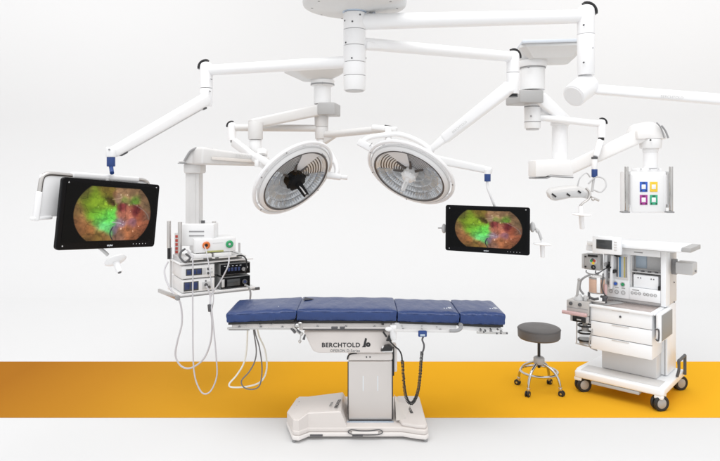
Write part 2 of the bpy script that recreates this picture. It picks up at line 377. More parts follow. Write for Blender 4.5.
# ------------------------------------------------------------------ the two rear ceiling booms
def square_mount(t, c, ztop, zc, hw, hd, rot, rc):
    b = MB(); rings = []
    for z, sx, sy in ((ztop, hw, hd), (ztop-.022, hw, hd), (ztop-.03, hw*.97, hd*.97), (zc, rc*1.15, rc*1.15)):
        rg = []
        for a, d in ((-1, -1), (1, -1), (1, 1), (-1, 1)):
            for (u, v) in ((0, 1), (1, 0)) if a*d > 0 else ((1, 0), (0, 1)):
                k = .82
                X_ = a*sx*(1 if u else k); Y_ = d*sy*(1 if v else k)
                rg.append((c[0]+X_*math.cos(rot)-Y_*math.sin(rot), c[1]+X_*math.sin(rot)+Y_*math.cos(rot), z))
        ctr = Vector((c[0], c[1], z)); rg.sort(key=lambda p: math.atan2(p[1]-c[1], p[0]-c[0])); rings.append(rg)
    b.loft(rings); return b.build('mount_plate', 'pgray', t, sharp=25)
# left rear boom
D2 = 5.9; c2 = P(322.5, 90, D2); Z2 = lambda py: CZ+(HY-py)/F*D2
t = thing('ceiling_boom', 'rear left ceiling boom with hopper shaped plate above the black handled lamp', 'ceiling boom', (c2.x, c2.y, Z2(67)))
square_mount(t, (c2.x-.06, c2.y), Z2(68), Z2(80.5), .29, .26, .25, .10)
b = MB(); b.cyl((c2.x, c2.y, Z2(86)), (c2.x, c2.y, Z2(80)), .112, .118, 40, .008); b.build('collar', 'white', t)
b = MB(); b.cyl((c2.x, c2.y, Z2(85.3)), (c2.x, c2.y, Z2(84)), .1175, seg=40); b.cyl(P(322.5, 83, D2-.116), P(322.5, 83, D2-.124), .010, seg=12); b.build('collar_ring', 'gray', t)
b = MB(); b.cyl((c2.x, c2.y, Z2(104)), (c2.x, c2.y, Z2(85.5)), .084, seg=40); b.build('column', 'white', t)
rt = Matrix.Rotation(-.18, 4, 'Z')
b = MB(); b.box(P(319.5, 114.5, D2-.13), P(337.5, 102.5, D2-.10)+Vector((0, .24, 0)), .012, R=rt); b.build('brake_box', 'gray2', t)
E0 = P(321, 109.5, D2); E1 = P(250, 124.5, 5.6)
b = MB(); b.beam(E0, E1, .17, .115, .13, .095, .02); b.build('arm', 'lwarm', t)
b = MB(); e_ = P(255.5, 125, 5.55); Ze = lambda py: CZ+(HY-py)/F*5.55
b.cyl((e_.x, e_.y, Ze(139.5)), (e_.x, e_.y, Ze(122)), .068, seg=36, bev=.004); b.build('knuckle', 'lwarm', t)
b = MB(); b.cyl((e_.x, e_.y, Ze(158)), (e_.x, e_.y, Ze(139.8)), .050, .056, seg=36, bev=.003); b.build('knuckle', 'white', t)
b = MB(); b.cyl((c2.x-.01, c2.y, Z2(127)), (c2.x-.01, c2.y, Z2(114)), .066, .07, 40, .004); b.build('column', 'lwarm', t)
b = MB(); b.cyl((c2.x-.01, c2.y, Z2(139)), (c2.x-.01, c2.y, Z2(127.2)), .062, .066, 40, .004); b.build('column', 'lwarm', t)
b = MB(); b.cyl((c2.x-.01, c2.y, Z2(152)), (c2.x-.01, c2.y, Z2(139)), .045, .05, 40, .004); b.build('end_cap', 'white', t)
F0 = P(318, 128.3, D2); F1 = P(235, 127.5, 5.75)
b = MB(); b.tube([F0, F1], .034, 24, smooth=False); b.build('arm', 'lwarm', t)
kf = P(232, 127, 5.75); Zf = lambda py: CZ+(HY-py)/F*5.75
elbow(t, kf, .040, Zf(122.5), Zf(140), 0, (1, 0, 0))
b = MB(); b.cyl((kf.x+.012, kf.y, Zf(142.5)), (kf.x+.012, kf.y, Zf(140.3)), .026, seg=24); b.build('hinge', 'dgray', t)
b = MB(); b.beam(P(234, 142, 5.75), P(268, 168, 5.05), .06, .085, .05, .06, .014); b.build('spring_arm', 'white', t)
G0 = P(323, 135, D2); G1 = P(389, 128.5, 5.25)
b = MB(); b.tube([G0, G1], lambda t_: .036-.004*t_, 24, smooth=False); b.build('arm', 'lwarm', t)
b = MB(); b.beam(P(324, 140, D2-.02), P(336, 135, D2-.12), .05, .09, .04, .04, .01); b.build('arm_bracket', 'lwarm', t)
b = MB(); b.beam(P(384.5, 125.6, 5.2), P(394, 127.6, 5.2), .035, .016, bev=.004); b.build('end_cap', 'black', t)
b = MB(); b.beam(P(372, 127.3, 5.25), P(397, 129.8, 5.15), .05, .05, bev=.015); b.build('knuckle', 'white', t)
b = MB(); b.cyl(P(388.3, 145, 5.0), P(388.3, 129, 5.15), .028, seg=24); b.build('drop_tube', 'white', t)
# supply beam to the equipment pendant
H0 = P(266, 161.5, 5.5); H1 = P(197, 156, 4.98)
b = MB(); b.beam(H0, H1, .12, .085, .16, .145, .02); pa = b.build('supply_arm', 'lwarm', t)
b = MB(); b.cyl(P(266, 160, 5.42), P(266, 166, 5.42), .03, seg=20); b.cyl(P(262, 156, 5.47), P(262, 151, 5.5), .05, seg=24, bev=.005); b.build('hinge', 'white', t)
sd = (H1-H0).normalized()
b = MB(); b.beam(H0.lerp(H1, .1)+Vector((.045, -.062, -.008)), H0.lerp(H1, .85)+Vector((.05, -.078, -.012)), .006, .026, bev=.001); b.build('cover_strip', 'cream', t)
p = H0.lerp(H1, .52)+Vector((.05, -.078, .018)); lettering('lettering', 'BERCHTOLD', .03, p, -sd, (0, 0, 1), 'lgray', pa)

# right rear boom
D3 = 5.5; c3 = P(532.5, 75, D3); Z3 = lambda py: CZ+(HY-py)/F*D3
t = thing('ceiling_boom', 'rear right ceiling boom with wide slab plate above the coloured outlet panel', 'ceiling boom', (c3.x, c3.y, Z3(46)))
cx3 = P(549, 75, D3).x
square_mount(t, (cx3, c3.y), Z3(49), Z3(61.5), .285, .26, -.15, .17)
b = MB(); b.box((cx3-.282, c3.y-.285, Z3(49)+.0015), (cx3+.30, c3.y+.24, Z3(45.5)), .008, R=Matrix.Rotation(-.12, 4, 'Z')); b.build('plate_cover', 'palecover', t)
b = MB(); b.cyl((c3.x, c3.y, Z3(67.5)), (c3.x, c3.y, Z3(61)), .125, .13, 40, .008); b.build('collar', 'white', t)
b = MB(); b.cyl((c3.x, c3.y, Z3(68.6)), (c3.x, c3.y, Z3(67.3)), .118, seg=40); b.cyl(P(528.5, 67, D3-.126), P(528.5, 67, D3-.134), .011, seg=12); b.build('collar_ring', 'gray', t)
b = MB(); b.cyl((c3.x, c3.y, Z3(90)), (c3.x, c3.y, Z3(68)), .110, seg=40); b.build('column', 'white', t)
b = MB(); b.box(P(516, 102.5, D3-.16), P(541, 90, D3-.14)+Vector((0, .28, 0)), .012, R=Matrix.Rotation(.2, 4, 'Z')); b.build('brake_box', 'gray2', t)
b = MB(); b.cyl((c3.x, c3.y, Z3(128.5)), (c3.x, c3.y, Z3(103)), .072, .074, 40, .004); b.build('column', 'white', t)
b = MB(); b.cyl((c3.x, c3.y, Z3(130)), (c3.x, c3.y, Z3(128.3)), .058, seg=40); b.build('end_disc', 'lgray', t)
b = MB(); b.cyl((c3.x, c3.y, Z3(107.3)), (c3.x, c3.y, Z3(106.3)), .0745, seg=40); b.cyl((c3.x, c3.y, Z3(122.3)), (c3.x, c3.y, Z3(121.6)), .0745, seg=40)
b.cyl(P(531, 116, D3-.072), P(531, 116, D3-.078), .008, seg=12); b.build('collar_ring', 'gray', t)
I0 = P(537, 117, D3); I1 = P(600, 124, 5.35)
b = MB(); b.tube([I0, I1], .031, 24, smooth=False); b.build('arm', 'arm', t)
ki = P(601.5, 125, 5.35); Zi = lambda py: CZ+(HY-py)/F*5.35
elbow(t, ki, .036, Zi(119.5), Zi(137.5), 0, (-1, 0, 0))
b = MB(); b.cyl((ki.x-.003, ki.y, Zi(140.2)), (ki.x-.003, ki.y, Zi(137.7)), .026, seg=24); b.build('hinge', 'black', t)
b = MB(); b.beam(P(600.5, 140, 5.35), P(595.5, 157, 5.3), .055, .055, .05, .045, .014, up=(0, 1, 0)); b.build('spring_arm', 'arm', t)
b = MB(); b.cyl(P(594.5, 158.8, 5.3), P(594.5, 156.8, 5.3), .027, seg=24); b.build('hinge', 'dgray', t)
b = MB(); b.cyl(P(594.5, 169.4, 5.3), P(594.5, 158.8, 5.3), .024, seg=24, bev=.003); b.build('drop_tube', 'arm', t)
b = MB(); b.cyl(P(594.5, 177.2, 5.3), P(594.5, 169.2, 5.3), .0255, seg=24, bev=.003); b.build('connector', 'blue', t)
b = MB(); b.tube([P(594, 177, 5.3), P(593, 184, 5.3), P(592, 192, 5.3)], .011, 12); b.build('drop_tube', 'lgray', t)
J0 = P(536, 98, D3); J1 = P(566, 123, 5.55)
b = MB(); b.beam(J0, J1, .20, .13, .15, .09, .02); b.build('arm', 'arm', t)
j = P(560, 120, 5.55); Zj = lambda py: CZ+(HY-py)/F*5.55
b = MB(); b.cyl((j.x, j.y, Zj(125.5)), (j.x, j.y, Zj(119)), .085, seg=36, bev=.006); b.build('collar', 'arm', t)
b = MB(); b.cyl((j.x, j.y, Zj(162)), (j.x, j.y, Zj(125.5)), .072, seg=36); b.build('column', 'arm', t)
b = MB(); lo = P(535.5, 176, 5.4); 
poly = [P(535.5, 160.3, 5.42), P(556, 158.8, 5.42), P(571, 160, 5.42), P(574, 176.3, 5.42), P(550, 175, 5.42), P(546, 176.8, 5.42), P(535.5, 177, 5.42)]
b = MB(); b.prism(poly, (0, .24, 0), .010); b.build('arm_housing', 'lwarm2', t)
b = MB(); b.prism([P(536, 177.6, 5.42), P(546.5, 177.4, 5.42), P(551, 175.8, 5.42), P(574, 177.1, 5.42), P(573, 178.2, 5.42), P(551.5, 176.9, 5.42), P(547, 178.8, 5.42), P(536.5, 179, 5.42)], (0, .24, 0)); b.build('underside_shade', 'gray', t)  # grey plate paints the shadow under the arm housing
K0 = P(566, 170, 5.5); K1 = P(643, 134, 5.3)
b = MB(); b.beam(K0, K1, .12, .115, .12, .13, .02); b.build('spring_arm', 'lwarm2', t)
b = MB(); b.beam(K0.lerp(K1, .1)+Vector((.02, -.064, -.03)), K0.lerp(K1, .92)+Vector((.02, -.064, -.034)), .004, .006, bev=.001); b.build('cover_strip', 'lgray', t)
# domed head
b = MB(); rings = []
hc = P(651, 138.5, 5.3)
prof = [(637, 131), (640, 125), (645, 122), (652, 121.8), (658, 124), (663, 129), (667.5, 137.5), (666, 139.3), (660, 138.5), (638, 139)]
b.prism([P(x, y, 5.22) for x, y in prof], (0, .22, 0), .012); b.build('head_cover', 'lwarm2', t)
b = MB(); b.tube([P(656.5, 122.5, 5.195), P(661, 128, 5.195), P(664.3, 138.2, 5.195)], .006, 8); b.tube([P(661.5, 125.5, 5.2), P(665.5, 131, 5.2), P(668.3, 138, 5.2)], .008, 8); b.build('cover_strip', 'gray', t)
b = MB(); b.cyl(P(650.5, 148.5, 5.3), P(650.5, 139.3, 5.3), .088, .094, seg=36, bev=.004); b.build('collar', 'white', t)
b = MB(); b.cyl(P(650.5, 140, 5.2), P(650.5, 140, 5.19), .008, seg=12); b.build('screw', 'black', t)
b = MB(); b.cyl(P(650.5, 152, 5.3), P(650.5, 148.3, 5.3), .066, seg=36, bev=.004); b.build('column', 'arm', t)

# ------------------------------------------------------------------ operating lamps
def lamp(label, cpx, cpy, D, nimg, black):
    C = P(cpx, cpy, D); v = (Vector((0, 0, CZ))-C).normalized()
    right = Vector((0, 0, 1)).cross(v); right = -right if right.x < 0 else right; right.normalize(); up = right.cross(-v).normalized()
    if up.z < 0: up = -up
    ix, iy = nimg; L = math.hypot(ix, iy); nrm = (v*.56+(right*ix/L+up*iy/L)*.83).normalized()
    t = thing('operating_lamp', label, 'operating lamp', C, 0, 'round operating lamps on the rear left boom')
    # reference direction: image-up component inside the lamp plane
    x, y, d = basis(nrm); a_up = math.atan2(up.dot(y), up.dot(x))
    R = .375
    b = MB(); b.lathe([(0, -.13), (.10, -.125), (.22, -.095), (.30, -.05), (.335, .0), (.342, .02), (.335, .035), (.318, .050), (.300, .056), (.294, .05), (.294, .02)], C, nrm, 96); b.build('housing', 'white', t)
    b = MB(); b.lathe([(R-.013, -.004), (R, .0), (R+.004, .012), (R, .024), (R-.013, .028), (R-.022, .022), (R-.022, .002), (R-.013, -.004)], C, nrm, 96); rg = b.build('rim_handle', 'arm', t)
    b = MB()
    for k in range(12):
        a = 2*PI*(k+.5)/12; q = x*math.cos(a)+y*math.sin(a)
        b.beam(C+q*.325+nrm*.014, C+q*(R-.016)+nrm*.014, .02, .016, bev=.003)
    b.build('rim_bracket', 'white', rg)
    b = MB(); b.lathe([(.288, .052), (.296, .059), (.304, .056)], C, nrm, 96); b.build('gasket', 'slat', t)
    b = MB(); b.lathe([(.334, .0365), (.337, .0385), (.340, .0345)], C, nrm, 96); b.build('housing_seam', 'lgray', t)
    # reflector bowl of stepped rings with radial facets in the lower part
    b = MB(); prof = []
    N = 10
    for k in range(N):
        r = .075+(.288-.075)*k/N; h = -.008+.042*(r/.288)**2
        prof += [(r, h)]
    prof.append((.290, .046)); b.lathe(prof[:], C, nrm, 96, a_up-1.25, a_up+1.25)
    b.build('ringed_reflector', 'reflector', t, sharp=20)
    b = MB()
    for k in range(N):
        r = .078+(.288-.075)*k/N; h = -.008+.042*(r/.288)**2
        b.lathe([(r, h+.0022), (r+.0085, h+.0045)], C, nrm, 80, a_up-1.25, a_up+1.25)
    b.build('reflector_rings', 'slat', t)
    b = MB(); nf = 44; a0 = a_up+1.25; a1 = a_up-1.25+2*PI
    for j_, (r0, r1, h0, h1) in enumerate([(.288, .236, .044, .022), (.236, .18, .018, .004), (.18, .12, .006, -.006), (.12, .06, -.002, -.010)]):
        for k in range(nf):
            p0 = a0+(a1-a0)*k/nf; p1 = a0+(a1-a0)*(k+1)/nf; pm = (p0+p1)/2; jit = random.uniform(-.005, .005)
            f = lambda r, a, h: b.bm.verts.new(C+(x*math.cos(a)+y*math.sin(a))*r+nrm*h)
            A = f(r0, p0, h0); B_ = f(r0, p1, h0); C_ = f(r1, p1, h1); D_ = f(r1, p0, h1); m_ = f((r0+r1)/2, pm, (h0+h1)/2-.026+jit*1.6)
            for q in ((A, B_, m_), (B_, C_, m_), (C_, D_, m_), (D_, A, m_)): b.bm.faces.new(q)
    b.build('facet_reflector', 'facet', t, sharp=1)
    b = MB(); b.lathe([(.07, .004), (.288, .038)], C, nrm, 20, a_up-.38, a_up+.30)
    b.lathe([(.07, .001), (.288, .035)], C, nrm, 20, a_up-.38, a_up+.30)
    b.build('plain_wedge', 'wedge', t)
    b = MB()
    for a in (a_up+.38, a_up-.46, a_up+1.27, a_up-1.27):
        q = x*math.cos(a)+y*math.sin(a); b.beam(C+q*.06+nrm*.010, C+q*.15+nrm*.018, .022, .02, .010, .014, bev=.002)
    b.build('spoke', 'slat', t)
    hm = 'mblack' if black else 'white'; hs = 1.0 if black else .72
    b = MB(); b.lathe([(0, .084), (.055*hs, .082), (.074*hs, .068), (.082*hs, .04), (.082*hs, -.04)], C, nrm, 40); hb = b.build('hub', hm, t)
    b = MB()
    for k in range(8):
        a = 2*PI*k/8; q = x*math.cos(a)+y*math.sin(a); b.sphere(C+q*.074*hs+nrm*.05, .018*hs, seg=12)
    b.build('hub_grip', hm, hb)
    hd = (nrm*.75 + (right*(.42 if black else -.25)-up*.75)*.55).normalized()
    h0 = C+nrm*.07; 
    b = MB(); b.cyl(h0, h0+hd*(.13 if black else .11), .030*hs, .024*hs, 24, .006); b.build('sterile_handle', hm, t)
    b = MB(); b.cyl(h0+hd*.129, h0+hd*.134, .013, seg=16); b.beam(h0+hd*.03+v*.027, h0+hd*.115+v*.025, .006, .012, bev=.002, up=right); b.build('handle_insert', 'lgray', t)
    b = MB(); b.lathe([(.084, .060), (.15, .0595), (.290, .054)], C, nrm, 64); b.build('glass_cover', 'clear', t)
    b = MB()
    for a in (a_up+1.5, a_up-1.9, a_up+2.6, a_up+.75):
        q = x*math.cos(a)+y*math.sin(a); b.cyl(C+q*(R-.012)+nrm*.028, C+q*(R-.012)+nrm*.032, .006, seg=10)
    b.build('screw', 'gray', rg)
    wpos = C+(x*math.cos(a_up-.45)+y*math.sin(a_up-.45))*.300+nrm*.0585
    wy = (x*math.cos(a_up-.45)+y*math.sin(a_up-.45)); wx = wy.cross(nrm); wx = wx if wx.x > 0 else -wx
    lettering('lettering', 'BERCHTOLD', .015, wpos-wx*.045, wx, wy if wx.cross(wy).dot(nrm) > 0 else wy, 'inkg', t)
    return t, C, nrm
t, C, nr = lamp('round operating lamp with a black hub and black sterile handle', 293, 177.5, 4.85, (.64, -.77), True)
b = MB(); b.tube([P(313, 143, 5.0), P(324, 146, 5.05), P(333, 158, 5.05), P(337, 170, 5.0), P(334, 178, 4.95)], .022, 16); b.build('yoke', 'arm', t)
b = MB(); b.cyl(P(327, 175, 4.95), P(341, 177.2, 4.95), .030, .026, 24, .006); b.cyl(P(340, 177, 4.95), P(347.5, 177.4, 4.95), .018, .02, 20, .005); b.build('yoke_pivot', 'arm', t)
b = MB(); b.beam(P(255, 155, 5.05), P(275, 168, 5.0), .05, .05, .06, .06, .012); b.cyl(P(257, 160, 5.03), P(257, 167, 5.03), .022, seg=20, bev=.003); b.build('yoke_arm', 'white', t)
t, C, nr = lamp('round operating lamp with a white hub and white handle', 411, 172, 4.85, (-.45, -.89), False)
b = MB(); b.tube([P(361, 143.5, 4.95), P(368, 138, 5.0), P(382, 135.2, 5.03), P(400, 134.5, 5.05), P(420, 142, 5.05), P(433, 152, 5.0)], .022, 16); b.build('yoke', 'arm', t)
b = MB(); b.beam(P(358.5, 141.5, 4.95), P(376, 151, 4.92), .06, .06, .06, .06, .012); b.build('yoke_pivot', 'arm', t)
b = MB(); b.beam(P(369.5, 146.3, 4.885), P(372.3, 142.8, 4.885), .004, .010, bev=.001, up=(0, 1, 0)); b.build('pivot_slot', 'dgray', t)

# ------------------------------------------------------------------ monitors
def screen_mesh(parent, TL, ux, uy, w, h, nrm):
    """endoscope picture shown on the screen, one colour per mesh point"""
    NX, NY = 300, 190
    rs = np.random.RandomState(3)
    U, V = np.meshgrid(np.linspace(0, 1, NX), np.linspace(0, 1, NY))   # V downwards
    def vnoise(sc, seed, ux_=U, vy_=V):
        r = np.random.RandomState(seed).rand(64, 64); a = ux_*sc*1.6; c = vy_*sc
        i = np.floor(a).astype(int) % 64; j = np.floor(c).astype(int) % 64; f = a-np.floor(a); g_ = c-np.floor(c)
        f = f*f*(3-2*f); g_ = g_*g_*(3-2*g_); i2 = (i+1) % 64; j2 = (j+1) % 64
        return (r[j, i]*(1-f)+r[j, i2]*f)*(1-g_)+(r[j2, i]*(1-f)+r[j2, i2]*f)*g_
    wx = U+.035*(vnoise(6, 11)-.5)+.022*(vnoise(13, 12)-.5); wy = V+.05*(vnoise(6, 13)-.5)+.03*(vnoise(14, 14)-.5)
    blobs = [(.20, .28, .11, (128, 160, 35)), (.32, .34, .11, (140, 175, 45)), (.28, .50, .09, (120, 190, 50)), (.40, .55, .09, (105, 228, 85)), (.37, .70, .07, (115, 228, 135)), (.44, .80, .05, (105, 205, 110)), (.30, .63, .05, (110, 205, 90)),
             (.05, .45, .09, (165, 125, 75)), (.10, .70, .09, (180, 120, 75)), (.10, .15, .09, (130, 120, 60)), (.22, .80, .09, (182, 118, 66)), (.33, .92, .07, (160, 125, 60)), (.20, .95, .07, (150, 110, 60)), (.40, .90, .04, (175, 120, 70)),
             (.38, .10, .07, (148, 122, 52)), (.42, .25, .035, (62, 36, 22)), (.46, .29, .022, (80, 50, 35)), (.53, .20, .04, (178, 140, 118)), (.49, .15, .03, (150, 105, 70)), (.66, .09, .10, (172, 132, 95)),
             (.62, .22, .04, (110, 130, 60)), (.76, .22, .06, (100, 150, 50)), (.90, .14, .08, (165, 125, 90)), (.92, .34, .06, (140, 110, 80)), (.60, .37, .045, (128, 52, 55)), (.66, .50, .07, (208, 125, 98)), (.78, .42, .05, (122, 42, 48)),
             (.86, .52, .05, (175, 92, 66)), (.56, .52, .04, (165, 95, 80)), (.58, .66, .05, (160, 128, 145)), (.74, .67, .05, (155, 100, 112)), (.52, .80, .04, (120, 100, 120)), (.68, .82, .07, (208, 128, 82)), (.60, .90, .06, (160, 115, 95)), (.90, .70, .06, (188, 108, 76)), (.80, .92, .07, (190, 115, 75)), (.94, .52, .05, (150, 105, 85))]
    blobs = [(.086+.866*a, .04+.95*c, d*.92, e) for a, c, d, e in blobs]
    num = np.zeros((NY, NX, 3)); den = np.zeros((NY, NX, 1))+1e-4
    for bx, by, s_, c in blobs:
        w_ = np.exp(-((wx-bx)**2*1.0+((wy-by)*.66)**2)/(2*(s_*.64)**2))[..., None]; num += w_*np.array(c)/255.; den += w_
    col = num/den
    rid = 1-np.abs(vnoise(9, 21, wx+.03*vnoise(20, 5), wy)-.5)*2; rid2 = 1-np.abs(vnoise(19, 22, wx, wy)-.5)*2
    shade = .82+.34*vnoise(9, 23, wx, wy)-.20*np.clip(rid-.86, 0, 1)*7+.16*(vnoise(24, 25)-.5)-.13*np.clip(rid2-.9, 0, 1)*10
    col *= shade[..., None]
    col *= (1+.10*(vnoise(40, 41)-.5)+.12*(vnoise(21, 42, wx, wy)-.5))[..., None]
    sp_ = np.clip(vnoise(30, 31)*vnoise(17, 32)-.74, 0, 1)*4; col += sp_[..., None]*np.array([.9, .9, .85])
    for k in range(9):
        bx, by = rs.uniform(.35, .85), rs.uniform(.15, .85); s1 = rs.uniform(.002, .006)
        col += (np.exp(-(((U-bx)*1.6)**2/(s1*1.6)**2+((V-by))**2/(s1*2.2)**2))*.6)[..., None]
    # suture-like curved lines
    for (x0, y0, x1, y1, cv, cc) in ((.52, .97, .515, .74, -.03, (.14, .12, .22)), (.72, .32, .93, .60, .05, (.66, .62, .58)), (.48, .26, .58, .20, .04, (.75, .62, .5)), (.60, .68, .50, .66, .02, (.75, .72, .74))):
        for q in np.linspace(0, 1, 70):
            px_, py_ = x0+(x1-x0)*q+cv*math.sin(PI*q), y0+(y1-y0)*q
            m_ = np.exp(-(((U-px_)*1.6)**2+(V-py_)**2)/(2*.006**2))[..., None]*.35
            col = col*(1-m_)+np.array(cc)*m_
    rad = np.sqrt(((U-.519)*1.42)**2+(V-.515)**2); edge = np.clip((.615-rad)/.012, 0, 1)
    box = np.clip((V-.042)/.008, 0, 1)*np.clip((.985-V)/.008, 0, 1)
    gy = col.mean(2, keepdims=True); col = (gy+(col-gy)*.95)*.97; k_ = (edge*box)[..., None]; vig = (1-.30*np.clip(rad/.62, 0, 1)**4)[..., None]
    col = np.clip(col*vig, 0, 1)*k_+np.array([.012, .012, .014])*(1-k_)
    lin = np.where(col < .04045, col/12.92, ((col+.055)/1.055)**2.4)
    me = bpy.data.meshes.new('screen')
    vs = [(TL+ux*(w*u)-uy*(h*v_)+nrm*.0012) for v_ in np.linspace(0, 1, NY) for u in np.linspace(0, 1, NX)]
    fs = [(r*NX+c, (r+1)*NX+c, (r+1)*NX+c+1, r*NX+c+1) for r in range(NY-1) for c in range(NX-1)]
    me.from_pydata(vs, [], fs); at = me.color_attributes.new('picture', 'FLOAT_COLOR', 'POINT')
    at.data.foreach_set('color', np.concatenate([lin, np.ones((NY, NX, 1))], 2).astype(np.float32).ravel())
    me.transform(FR[parent.name].inverted()); me.materials.append(M['screen'])
    o = bpy.data.objects.new('screen', me); S.collection.objects.link(o); o.parent = parent; FR[o.name] = FR[parent.name]
    return o
m = bpy.data.materials.new('lit_screen'); m.use_nodes = True; n = m.node_tree; pb = n.nodes['Principled BSDF']
ca = n.nodes.new('ShaderNodeAttribute'); ca.attribute_name = 'picture'; pb.inputs['Base Color'].default_value = (.004, .004, .004, 1); pb.inputs['Roughness'].default_value = .3; pb.inputs['Specular IOR Level'].default_value = .08
n.links.new(ca.outputs['Color'], pb.inputs['Emission Color']); pb.inputs['Emission Strength'].default_value = 1.0; M['screen'] = m
def monitor(label, TL, TR, BL, depth=.036):
    t = thing('monitor', label, 'monitor', (TL+TR)/2*.5+(BL+TR)/2*.5, 0, 'black surgical monitors on boom arms')
    ux = (TR-TL).normalized(); uy = (TL-BL); uy = (uy-ux*uy.dot(ux)).normalized(); nr = ux.cross(uy)
    w = (TR-TL).length; h = (TL-BL).length
    if nr.y > 0: nr = -nr
    def Q(u, v, d=0): return TL+ux*w*u-uy*h*v+nr*d
    b = MB(); r = .018
    out = []
    for cx, cy, a0 in ((r, r, PI), (w-r, r, 1.5*PI), (w-r, h-r, 0), (r, h-r, .5*PI)):
        for k in range(5):
            a = a0+PI/2*k/4; out.append((cx+r*math.cos(a), cy+r*math.sin(a)))
    pt = lambda s_, d: [TL+ux*((x-w/2)*s_+w/2)-uy*((y-h/2)*s_+h/2)+nr*d for x, y in out]
    b.loft([pt(.93, -depth), pt(.99, -depth*.75), pt(1.0, -.012), pt(1.0, -.003), pt(.993, 0.0)])
    b.build('housing', 'bezel', t)
    i0, i1, j0, j1 = .035, .965, .055, .90
    screen_mesh(t, Q(i0, j0), ux, uy, w*(i1-i0), h*(j1-j0), nr)
    lettering('lettering', 'stryker', .014, Q(.47, .965, .0008), ux, uy, 'wink', t, off=.0003)
    b = MB()
    for k in range(5): b.sphere(Q(.75+.035*k, .945, 0), .0028, seg=8)
    b.build('button', 'lgray', t)
    b = MB(); b.prism([Q(.045, .075, .0015), Q(.058, .075, .0015), Q(.0515, .05, .0015)], nr*.0006); b.cyl(Q(.05, .945, 0), Q(.05, .945, .001), .004, seg=10); b.box(Q(.955, .05, .001)-Vector((.005, .001, .003)), Q(.955, .05, .001)+Vector((.005, .001, .003)), 0); b.build('corner_mark', 'lgray', t)
    return t, Q, ux, uy, nr, w, h
t, Q, ux, uy, nr, w, h = monitor('larger near black monitor at left showing a green and red endoscopy picture', P(63.5, 176.8, 3.12), P(160, 184.8, 3.72), P(60.3, 250.2, 3.12))
b = MB(); b.tube([Q(.33, -.025, -.09), Q(.05, -.03, -.09), Q(-.05, -.015, -.09), Q(-.085, .06, -.09), Q(-.09, .28, -.09)], .0125, 14); b.build('grip', 'steel', t)
b = MB(); b.tube([Q(.78, -.06, -.09), Q(.93, -.05, -.09), Q(.985, .01, -.09), Q(.995, .15, -.09), Q(1.0, .40, -.09)], .0125, 14)
gp = b.build('grip', 'steel', t)
b = MB(); b.beam(Q(.17, -.04, -.09), Q(.86, -.055, -.09), .035, .034, bev=.010); b.build('handle_bar', 'arm', t)
b = MB(); b.beam(Q(-.095, .22, -.09), Q(-.10, .62, -.09), .034, .032, bev=.010); b.beam(Q(-.14, .59, -.09), Q(.03, .57, -.09), .03, .02, bev=.008); b.build('side_bracket', 'arm', t)
b = MB(); b.beam(Q(1.0, .20, -.07), Q(1.012, .55, -.07), .034, .03, bev=.010); b.build('side_bracket', 'arm', t)
b = MB(); b.prism([Q(-.10, -.01, -.085), Q(.06, -.035, -.085), Q(.95, -.045, -.085), Q(1.012, .04, -.085), Q(1.012, .52, -.085), Q(-.10, .56, -.085)], nr*-.014, .004); b.build('rear_panel', 'arm', t)
b = MB(); b.box(Q(.5, .3, -.13)-Vector((.08, .03, .06)), Q(.5, .3, -.10)+Vector((.08, .03, .06)), .006); b.beam(Q(.5, .25, -.10), Q(.52, -.05, -.09), .05, .02, bev=.005); b.build('rear_mount', 'lgray', t)
b = MB(); b.tube([Q(.42, .96, -.05), Q(.49, 1.04, -.045), Q(.54, 1.11, -.04)], .010, 12); b.build('handle_stem', 'lgray', t)
b = MB(); c_ = P(115.5, 260.5, 3.33); ax_ = Vector((.42, -.35, -.75)).normalized(); b.lathe([(0, .012), (.03, .012), (.056, .004), (.060, .0), (.056, -.006), (0, -.006)], c_, ax_, 40); sh = b.build('sterile_handle', 'arm', t)
b = MB(); b.cyl(c_, c_+ax_*.075, .019, .016, 24, .005); b.build('handle_grip', 'arm', sh)
b = MB(); b.cyl(c_+ax_*.075, c_+ax_*.079, .009, seg=12); b.build('handle_tip', 'dgray', sh)

t, Q, ux, uy, nr, w, h = monitor('smaller far black monitor right of the lamps showing a green and red endoscopy picture', P(445.6, 204.8, 4.93), P(530, 207.6, 4.66), P(446.2, 250.4, 4.93))
b = MB(); b.box(Q(.55, .4, -.09)-Vector((.10, .03, .08)), Q(.55, .4, -.09)+Vector((.10, .03, .08)), .006); b.beam(Q(.55, .3, -.11), Q(.60, .02, -.12), .06, .02, bev=.005); b.build('rear_mount', 'lgray', t)
b = MB(); b.sphere(P(532.5, 227, 4.72), .022, (1, 1, 1.9)); b.tube([P(532, 226, 4.74), P(537, 230, 4.72), P(539.5, 234, 4.7), P(541.5, 240, 4.7)], .011, 12); b.sphere(P(537.5, 231, 4.7), .016); b.build('side_bracket', 'lgray', t)
b = MB(); b.sphere(P(444, 228.5, 4.98), .02, (1, 1, 2)); b.cyl(P(438, 228, 4.98), P(446, 228, 4.98), .007, seg=12)
b.build('side_bracket', 'lgray', t)
b = MB(); ce_ = P(542.3, 244, 4.7); b.lathe([(0, .010), (.03, .010), (.064, .004), (.070, -.001), (.064, -.006), (0, -.006)], ce_, (.05, 0, 1), 40); sh = b.build('sterile_handle', 'arm', t)
b = MB(); b.cyl(ce_, P(542.6, 257.5, 4.7), .019, .016, 24, .005); b.cyl(P(542, 239, 4.7), ce_, .012, seg=20); b.build('handle_grip', 'arm', sh)

